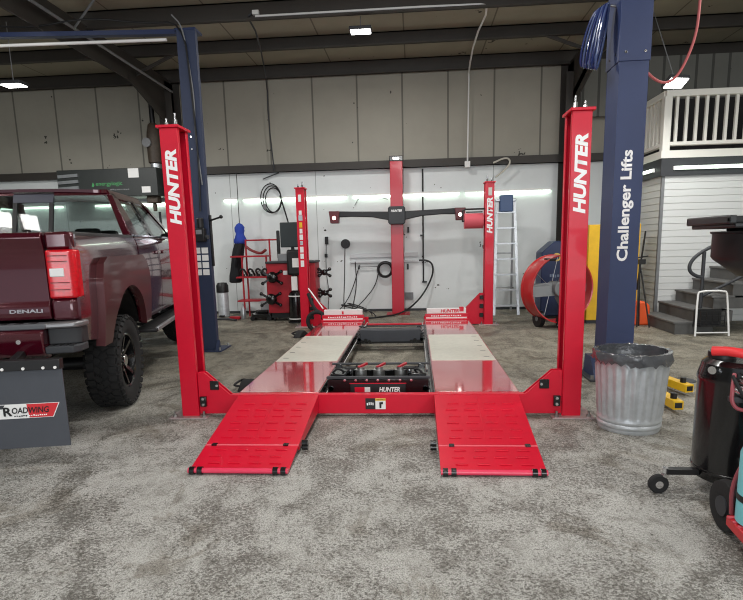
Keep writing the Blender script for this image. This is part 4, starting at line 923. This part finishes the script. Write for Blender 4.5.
# ------------------------------------------------------------------ right-hand equipment
# shop-towel roll on rear right post
tr_ = thing('towel_roll', 'pink paper towel roll on black bracket left of the rear right post', 'towel roll', (1.38, 5.42, 1.80))
B().cyl((-.17, 0, 0), (.15, 0, 0), .13, 28).build('roll', PINK, tr_); B().tube([(-.2, 0, 0), (-.2, 0, .17), (-.15, 0, .20), (.175, 0, .20)], .014).cyl((-.21, 0, 0), (.17, 0, 0), .015).box(-.14,.14,-.02,.02,.14,.16).build('bracket', BLACK, tr_)
# step ladder
ld = thing('step_ladder', 'silver aluminium stepladder with blue top behind the rear right post', 'ladder', (2.13, 6.75, 0))
for s in (-1, 1):
    B().bar((s*.235, -.22, 0), (s*.17, .06, 2.2), .05, .03, (0,1,0)).build('front_rail', ALU, ld)
    B().bar((s*.215, .52, 0), (s*.16, .14, 2.2), .04, .025, (0,1,0)).build('rear_rail', ALU, ld)
for i in range(7):
    z = .3*(i+.6); t_ = z/2.2; B().box(-.235+.065*t_, .235-.065*t_, -.22+.28*t_-.04, -.22+.28*t_+.05, z, z+.025).build('step', ALU, ld)
for z in (.5, 1.2): B().cyl((-.2, .52-.38*z/2.2, z), (.2, .52-.38*z/2.2, z), .012).build('rear_brace', ALU, ld)
B().box(-.20, .20, 0, .22, 2.2, 2.25).build('top_cap', ALU, ld, bevel=.01); B().box(-.12, .13, -.04, .14, 2.0, 2.32).build('tool_tray', M('tray_blue', (70, 92, 130), .5), ld, bevel=.02)
# drum fan
fan = thing('drum_fan', 'large red barrel drum fan on wheels between the red and blue columns', 'fan', (2.70, 4.95, 0), R(18))
# axis along local Y; opening faces -Y
Rf = .54; zc = .645
b = B(); b.lathe([(Rf,-.18),(Rf+.02,-.19),(Rf+.02,-.17),(Rf+.006,-.15),(Rf+.012,-.05),(Rf+.012,.05),(Rf+.006,.15),(Rf+.02,.17),(Rf+.02,.19),(Rf,.18)], 56, (0,0,zc), 'y', closed=True); b.build('drum', M('drum_red', (186, 40, 42), .35, coat=.4), fan)
B().cyl((0,-.14,zc),(0,.16,zc),.12,24).build('motor', GREY, fan, bevel=.01)
B().bar((-Rf, .0, zc), (Rf, .0, zc), .14, .05, (0,1,0)).build('motor_mount', GREY, fan)
for q in range(3):
    a = 2*PI*q/3+.5; mt = Matrix.Translation((0,-.05,zc)) @ Matrix.Rotation(a, 4, 'Y') @ Matrix.Translation((0,0,.30)) @ Matrix.Rotation(.5, 4, 'Z')
    B().box(-.12,.12,-.004,.004,-.2,.22,mt).build('blade', M('blade_grey', (104, 106, 108), .5, metal=.5), fan)
b = B()
for q in range(6):
    a = 2*PI*q/6+.3; b.cyl((.1*math.cos(a), .185, zc+.1*math.sin(a)), (Rf*math.cos(a), .185, zc+Rf*math.sin(a)), .004, 6)
b.build('guard', ALU, fan)
B().box(-.26,-.14,-.19,.0,zc+Rf*.86,zc+Rf*.94).build('handle', BLACK, fan, bevel=.01)
for s in (-1, 1):
    B().cyl((s*.26-.04, .1, .14), (s*.26+.04, .1, .14), .14, 24).build('wheel', BLACK, fan); B().cyl((s*.26-.045, .1, .14), (s*.26+.045, .1, .14), .04, 14).build('hub', GREY, fan)
    B().bar((s*.26, .1, .14), (s*.24, 0, zc-Rf*.85), .04, .06).build('strut', DGREY, fan)
B().cyl((-.05, -.26, .03), (.16, -.30, zc-.08), .075, 20).build('support_tube', ALU, fan)
B().cyl((-.05-.04, -.26, .12), (-.05+.04, -.26, .12), .12, 24).build('wheel', BLACK, fan); B().cyl((-.05-.045, -.26, .12), (-.05+.045, -.26, .12), .035, 14).build('hub', GREY, fan)
# dark blue cabinet machine
bc = thing('service_machine', 'dark blue service cabinet with round gold emblem behind the drum fan', 'machine', (2.99, 6.2, 0))
B().prism([(-.33,.05),(-.33,1.22),(-.10,1.42),(.40,1.42),(.40,.05)], -.25, .25, 'y').build('body', BLUEC, bc, bevel=.02)
B().box(-.28,.36,-.2,.2,0,.05).build('base', BLACK, bc)
B().cyl((-.06,-.25,1.13),(-.06,-.258,1.13),.075,24).build('emblem', GOLD, bc); B().cyl((-.06,-.258,1.13),(-.06,-.26,1.13),.045,20).build('emblem_centre', BLUEC, bc)
B().box(.10,.16,-.262,-.25,.5,1.2).build('column_trim', ALU, bc)
for z, n_ in ((.76, 5), (.64, 6)): fine_print(M('faded_lettering', (110, 126, 150), .5), bc, (-.18, -.25, z), (1,0,0), (0,0,1), .22, .07, n_, n_)
# yellow cabinet
yc = thing('yellow_cabinet', 'tall yellow steel cabinet between the right red post and blue column', 'cabinet', (3.70, 5.25, 0))
B().box(-.42,.42,0,.45,.06,1.68).build('body', YEL, yc, bevel=.01); B().box(-.40,.40,.03,.42,0,.06).build('plinth', DGREY, yc)
B().box(-.012,.0,-.006,0,.1,1.64).build('door_seam', DGREY, yc)
for z in (1.50, 1.42, 1.33): fine_print(ORTXT, yc, (-.16, -.001, z), (1,0,0), (0,0,1), .14, .06, 2, int(z*100))
# orange box and tripod
tag(B().prism([(-.16,0),(.15,0),(.14,.33),(.06,.40),(-.08,.40),(-.16,.30)], 4.98, 5.22, 'y').build('orange_bag', ORNG, bevel=.03), 'orange bag on the floor at the foot of the black tripod', 'bag').location = (4.1, 0, 0)
tp_ = thing('work_light_stand', 'folded black tripod stand leaning beside the navy column by orange bag', 'tripod', (4.02, 4.75, 0))
B().cyl((-.03, .2, .6), (.02, .1, 1.55), .014).build('mast', BLACK, tp_)
for p in ((.12, -.02, 0), (-.06, .03, 0), (.02, .16, 0)): B().cyl((-.02, .16, 1.05), p, .012).build('leg', BLACK, tp_)
B().box(-.05, .05, .1, .2, 1.02, 1.10).bar((-.1, .15, 1.12), (.1, .15, 1.15), .02, .02).build('collar', BLACK, tp_)
# staircase (climbs to the right along the siding wall)
sc = thing('staircase', 'grey stairs climbing right along the white siding wall', 'stairs', (4.20, 4.05, 0))
for i in range(9):
    x = .03 + .265*i; z = .19*(i+1)
    B().box(x, x+.55 if i < 8 else x+.4, .0, 1.22, z-.19 if i == 0 else z-.19, z-.03).build('riser', STAIR, sc); B().box(x-.025, x+.30, -.01, 1.22, z-.03, z).build('tread', M('tread_grey', (98, 98, 97), .7, vary=.2), sc, bevel=.006)
hr = bpy.data.objects.new('handrail', None); C.objects.link(hr); hr.parent = sc; hr.location = (.40, .05, 0); hr['label'] = 'bent grey steel handrail'
B().tube([(1.4, 0, 1.95), (.10, 0, 1.30), (-.10, 0, 1.18), (-.20, 0, 1.05), (-.19, 0, .93), (-.08, 0, .86), (.0, 0, .85)], .026, 12, smooth=2).build('rail', DGREY, hr)
B().cyl((0, 0, .385), (0, 0, 1.22), .026, 12).build('post', DGREY, hr); B().tube([(0, 0, .56), (1.4, 0, 1.28)], .022, 12).build('lower_rail', DGREY, hr)
# white-framed step stool with dark basket
ss = thing('step_stool', 'white tubular folding step stool standing before the stairs', 'stool', (4.68, 3.92, 0))
B().tube([(-.24, -.06, 0), (-.215, 0, .60), (-.19, .0, .66), (.17, .0, .66), (.20, 0, .60), (.235, -.06, 0)], .014, 10, smooth=1).build('frame', WHITE, ss)
B().cyl((-.235, -.05, .05), (.23, -.05, .05), .011).build('crossbar', WHITE, ss)
bs = B().box(-.18, .17, -.05, .10, .14, .16).box(-.2, .19, .10, .115, .12, .38)
for q in range(5): bs.box(-.18+.085*q, -.17+.085*q, -.055, -.045, .14, .36)
for z in (.14, .22, .29, .36): bs.box(-.18, .17, -.055, -.045, z, z+.012)
bs.build('basket', BLACK, ss)
# railing on mezzanine
rg = thing('balcony_railing', 'white vinyl railing along the mezzanine deck above the siding wall', 'railing', (MX, MY, 2.84))
zt = .90
B().box(-.04, 4.4, -.05, .05, .08, .14).box(-.04, 4.4, -.06, .06, zt-.06, zt+.04).build('rail', VINYL, rg, bevel=.01)
B().box(-.05, .05, 0, 2.0, .08, .14).box(-.06, .06, 0, 2.0, zt-.06, zt+.04).build('rail', VINYL, rg, bevel=.01)
for x, y in ((0, 0), (2.0, 0), (4.2, 0), (0, 2.0)): B().box(x-.06, x+.06, y-.06, y+.06, 0, zt+.10 if y else zt-.05).build('newel_post', VINYL, rg, bevel=.008)
for i in range(1, 28): 
    if abs(.155*i-2.0) > .08: B().box(.155*i-.022, .155*i+.022, -.022, .022, .14, zt-.06).build('baluster', VINYL, rg)
for i in range(1, 13): B().box(-.022, .022, .155*i-.022, .155*i+.022, .14, zt-.06).build('baluster', VINYL, rg)
# strip lamps on the soffit band
for i, (x0_, x1_) in enumerate(((4.60, 5.75), (6.1, 7.25))):
    t = thing('strip_light', ('lit fluorescent tube on the band under the white railing', 'lit fluorescent tube on the band far right under the railing')[i], 'light', ((x0_+x1_)/2, MY-.06, 2.56), 0, 'tubes under the mezzanine')
    hw = (x1_-x0_)/2; B().box(-hw, hw, -.03, 0, -.03, .03).build('housing', WHITE, t); B().cyl((-hw+.02, -.05, 0), (hw-.02, -.05, 0), .022).build('tube', TUBEL, t)
t = thing('strip_light', 'short lit tube on the side band between navy column and siding corner', 'light', (MX-.06, 5.95, 2.56), 0, 'tubes under the mezzanine')
B().box(-.03, 0, -.4, .4, -.03, .03).build('housing', WHITE, t); B().cyl((-.05, -.38, 0), (-.05, .38, 0), .022).build('tube', TUBEL, t)
# trash can with liner
tc_ = thing('trash_can', 'ribbed galvanized trash can standing before the navy lift column', 'trash can', (2.0, -.23, 0)); tc_.scale = (.94, .94, .95)
b = B(); n = 96; v = []; f = []
prof = [(.235,0,0),(.24,.012,0),(.238,.03,0),(.248,.04,0),(.248,.06,0),(.240,.07,0),(.250,.085,0),(.250,.10,0),(.242,.115,0),(.245,.14,1),(.256,.30,1),(.266,.44,1),(.272,.52,1),(.274,.54,0),(.276,.60,0),(.284,.615,0),(.284,.63,0)]
for r, h, fl_ in prof:
    for q in range(n):
        rr = r + (.008 if (q % 4) < 2 else -.006)*fl_; a = 2*PI*q/n; v.append((rr*math.cos(a), rr*math.sin(a), h))
for i in range(len(prof)-1):
    for q in range(n): f.append((i*n+q, i*n+(q+1) % n, (i+1)*n+(q+1) % n, (i+1)*n+q))
f.append(tuple(range(n-1,-1,-1))); b._add(v, f); b.build('body', GALV, tc_, ang=50)
b = B(); b.lathe([(.283,.615),(.291,.622),(.291,.634),(.283,.64),(.276,.632)], 64, closed=True); b.build('rim', GALV, tc_)
bg = tag(bpy.data.objects.new('bin_liner', None), 'x', 'bag'); bpy.data.objects.remove(bg)
b = B(); n = 72; v = []; f = []
for i, (r, h) in enumerate([(.298,.572),(.302,.585),(.304,.60),(.300,.635),(.292,.650),(.272,.648),(.264,.60),(.258,.50),(.20,.46),(.02,.45)]):
    for q in range(n):
        a = 2*PI*q/n; j = random.uniform(-1, 1)
        rr = r + (.006*j + .006*math.sin(11*a+i))*(1.2 if i < 3 else .9); hh = h + (random.uniform(-.03,.012) if i == 0 else random.uniform(-.004,.004))
        if 7 <= i: rr = min(rr, .235)
        elif 5 <= i: rr = min(rr, .262)
        else: rr = max(rr, .2925)
        v.append((rr*math.cos(a), rr*math.sin(a), hh))
for i in range(9):
    for q in range(n): f.append((i*n+q, i*n+(q+1) % n, (i+1)*n+(q+1) % n, (i+1)*n+q))
b._add(v, f); o = b.build('trash_bag', BAG, None, ang=60); o.location = (2.0, -.23, 0); o.scale = (.94, .94, .95); tag(o, 'crinkled black plastic bag lining the galvanized trash can', 'bag')
# waste-oil drainer
dr = thing('oil_drainer', 'black waste-oil drain tank on casters with wide funnel above', 'oil drainer', (2.165, -1.38, 0))
B().lathe([(.20,.09),(.215,.10),(.218,.14),(.222,.145),(.222,.155),(.218,.16),(.218,.66),(.222,.67),(.215,.70),(.205,.735),(.20,.76),(.17,.785),(.05,.79)], 48).build('tank', BLKG, dr)
B().lathe([(.07,.785),(.07,.82),(.055,.825),(.055,.805),(.01,.805)], 24, (-.10, .03, 0)).build('filler_cap', BLACK, dr)
for a in (R(186), R(310), R(66)):
    cx_, cy_ = .40*math.cos(a), .40*math.sin(a)
    lg_ = B().bar((.2*math.cos(a), .2*math.sin(a), .125), (cx_, cy_, .135), .045, .03, (0,0,1)).build('leg', BLACK, dr)
    B().cyl((cx_, cy_, .12), (cx_, cy_, .155), .016).bar((cx_, cy_, .12), (cx_-.03, cy_, .06), .03, .02).build('fork', CHROME, lg_)
    B().lathe([(.02,-.018),(.05,-.018),(.056,-.01),(.056,.01),(.05,.018),(.02,.018)], 24, (cx_-.035, cy_, .056), 'y').build('caster', RUBB, lg_); B().cyl((cx_-.035, cy_-.02, .056), (cx_-.035, cy_+.02, .056), .022).build('caster_hub', CHROME, lg_)
B().cyl((.11, .03, .78), (.11, .03, 1.27), .024).cyl((.11,.03,.78),(.11,.03,.90),.04).build('pole', CHROME, dr)
fn = B(); fn.lathe([(.04,1.235),(.17,1.24),(.29,1.33),(.30,1.345),(.30,1.47),(.31,1.475),(.31,1.485),(.29,1.485),(.285,1.36),(.16,1.27),(.01,1.27)], 40, (.13,.03,0)); fn.build('funnel', BLACK, dr)
B().box(-.21,.50,-.20,.26,1.50,1.525).box(-.24,.50,-.20,-.17,1.525,1.56).box(-.24,.50,.23,.26,1.525,1.56).box(-.24,-.20,-.20,.26,1.52,1.565).box(.48,.51,-.20,.26,1.525,1.56).box(-.1,.2,-.1,.1,1.484,1.50).build('splash_tray', M('tray_black', (34, 35, 37), .4), dr, bevel=.012)
B().tube([(-.20, -.06, .84), (-.12, -.13, .85), (.02, -.19, .81), (.2, -.2, .76), (.4, -.2, .75)], .026, 12, smooth=2).build('suction_hose', REDH, dr)
B().tube([(-.03, -.20, .74), (-.07, -.265, .68), (-.075, -.275, .60), (-.03, -.285, .56), (.2, -.28, .56)], .010, smooth=2).build('air_line', M('dark_pink_line', (150, 70, 78), .5), dr)
B().tube([(.02, -.27, .62), (-.01, -.30, .50), (.02, -.30, .38), (.2, -.28, .34)], .009, smooth=2).build('air_line', M('dark_pink_line', (150, 70, 78), .5), dr)
for p_, q_, r_ in (((.02,-.2,.70),(.02,-.25,.70),.028), ((.07,-.20,.67),(.10,-.27,.64),.03), ((-.19,-.08,.74),(-.215,-.10,.74),.022)): B().cyl(p_, q_, r_).build('valve', CHROME, dr)
for p_, q_, r_ in (((-.02,-.235,.66),(-.02,-.29,.66),.026), ((.05,-.25,.60),(.05,-.30,.60),.03)): B().cyl(p_, q_, r_).cyl((p_[0],p_[1]+.02,p_[2]),(q_[0],q_[1]-.01,q_[2]),r_*.5).build('valve', CHROME, dr)
B().tube([(-.06,-.24,.74),(-.05,-.29,.68),(.0,-.30,.60),(.03,-.29,.48),(.10,-.28,.44)], .009, smooth=2).build('air_line', RUBB, dr)
B().tube([(-.02,-.24,.76),(.04,-.29,.70),(.02,-.31,.64),(.10,-.30,.58)], .012, smooth=2).build('air_line', RUBB, dr)
B().box(-.07,.02,-.27,-.225,.60,.63).box(.0,.1,-.29,-.23,.64,.675).build('manifold', DGREY, dr, bevel=.005)
B().cyl((.1,-.2,.70),(.16,-.24,.74),.02).box(.1,.2,-.27,-.21,.56,.6).build('regulator', BLACK, dr)
for o in dr.children:
    if o.name.split('.')[0] in ('valve', 'air_line', 'manifold', 'regulator') and min(v_.co.x for v_ in o.data.vertices) > -.16:
        for v_ in o.data.vertices: v_.co.x -= .115; v_.co.y += .012
# teal cylinder on red trolley
tg = thing('cylinder_trolley', 'red two-wheeled trolley at the right edge carrying a teal cylinder', 'trolley', (2.02, -1.98, 0), R(0))
for dy, dx_ in ((.13, -.06), (-.24, -.09)):
    wh = B().lathe([(.05,-.03),(.10,-.035),(.125,-.03),(.132,0),(.125,.03),(.10,.035),(.05,.03)], 36, (dx_-.07, dy, .132), 'x').build('wheel', RUBB, tg); B().cyl((dx_-.11, dy, .132), (dx_-.03, dy, .132), .05).build('hub', DGREY, wh)
B().prism([(-.225,-.21),(-.20,.02),(.22,.02),(.22,-.21)], .09, .14, 'z').build('base', M('trolley_red', (200, 36, 44), .35), tg, bevel=.006)
B().cyl((-.11, .13, .132), (.2, .13, .132), .012).build('axle', STEEL, tg); B().cyl((-.12,-.24,.132),(.2,-.24,.132),.012).build('axle', STEEL, tg)
for q in range(5): B().box(-.21, -.06, -.20+.045*q, -.185+.045*q, .14, .146).build('rib', PINK, tg)
B().box(.1,.13,.05,.08,.14,1.0).build('frame', M('trolley_red2', (190, 34, 40), .4), tg)
B().tube([(-.17, .03, .14), (-.18, .03, .28), (-.13, .03, .42), (-.02, .02, .52), (.2, .02, .56)], .011, smooth=2).build('hose', M('dark_pink_line2', (150, 70, 78), .5), tg)
gc = thing('gas_cylinder', 'pale teal gas cylinder standing on the red trolley', 'gas cylinder', (1.925, -2.065, .14))
B().lathe([(.09,0),(.11,.015),(.11,.34),(.09,.40),(.04,.43),(.03,.46)], 32).build('body', TEAL, gc); B().lathe([(.112,.12),(.112,.15)], 32).build('strap', BLACK, gc); B().cyl((0,0,.46),(0,0,.52),.02).build('valve', CHROME, gc)

# ------------------------------------------------------------------ lamps
def flood(loc, label, w, tilt, power):
    t = thing('flood_light', label, 'light', loc, 0, 'high bay lights')
    B().box(-w/2, w/2, -.11, .11, 0, .05).build('housing', DGREY, t, bevel=.01); B().box(-w/2+.02, w/2-.02, -.09, .09, -.012, 0).build('lens', LED, t)
    B().cyl((0, 0, .05), (0, 0, max(.06, 4.88-loc[2])), .006).build('hanger', GREY, t)
    a = bpy.data.lights.new('flood', 'AREA'); a.shape = 'RECTANGLE'; a.size = w; a.size_y = .25; a.energy = power; a.color = (1, .985, .96)
    lo = bpy.data.objects.new('flood_lamp', a); C.objects.link(lo); lo.location = Vector(loc) + Vector((0,0,-.03))
    return t
flood((-.44, 4.62, 4.66), 'bright ceiling light hanging above the runways', .34, 0, 70)
flood((-5.75, 4.1, 3.98), 'bright hanging light at the upper left over the truck', .34, 0, 110)
fl_ = flood((4.0, 4.0, 3.56), 'bright flood light hanging before the white railing', .30, 0, 60)
for x in (-5, 0, 5):
    for y in (-7.0, -2.8, 1.0):
        a = bpy.data.lights.new('bay', 'AREA'); a.shape = 'RECTANGLE'; a.size = 1.2; a.size_y = .4; a.energy = 60 if x >= 0 else 40; a.color = (1, .985, .96)  # unseen ceiling rows out of view, light only without fixtures
        lo = bpy.data.objects.new('bay_lamp', a); C.objects.link(lo); lo.location = (x, y, 4.75)
        p = bpy.data.lights.new('ambient_fill', 'POINT'); p.shadow_soft_size = .3; p.energy = 38 if x >= 0 else 26; p.color = (1, .985, .95)  # added bodiless points, ambient fill for ceiling and upper walls
        po = bpy.data.objects.new('ambient_fill', p); C.objects.link(po); po.location = (x, y, 4.35)
# daylight through the open bay door behind the viewer
a = bpy.data.lights.new('door', 'AREA'); a.shape = 'RECTANGLE'; a.size = 8; a.size_y = 4.0; a.energy = 430; a.color = (.93, .97, 1)
lo = bpy.data.objects.new('daylight_door', a); C.objects.link(lo); lo.location = (2.0, -11.8, 2.3); lo.rotation_euler = (R(90), 0, 0)
fl_.rotation_euler = (R(-28), 0, R(12))
# red air hose hanging by the flood light
tag(B().tube([(3.24, 1.8, 4.87), (3.25, 1.8, 3.7), (3.22, 1.8, 3.42), (3.10, 1.8, 3.12), (2.98, 1.8, 3.02), (2.82, 1.75, 3.05), (2.62, 1.65, 3.2)], .014, smooth=3).build('air_hose', PINKH), 'red air hose hanging from the ceiling right of the navy column', 'hose')

w = bpy.data.worlds.new('world'); bpy.context.scene.world = w; w.use_nodes = True
w.node_tree.nodes['Background'].inputs[0].default_value = (.85, .92, 1, 1); w.node_tree.nodes['Background'].inputs[1].default_value = .6
vs = bpy.context.scene.view_settings
bpy.context.scene.cycles.filter_width = 1.1
vs.view_transform = 'Standard'; vs.look = 'None'; vs.gamma = 1; vs.use_curve_mapping = False; vs.exposure = 0.12
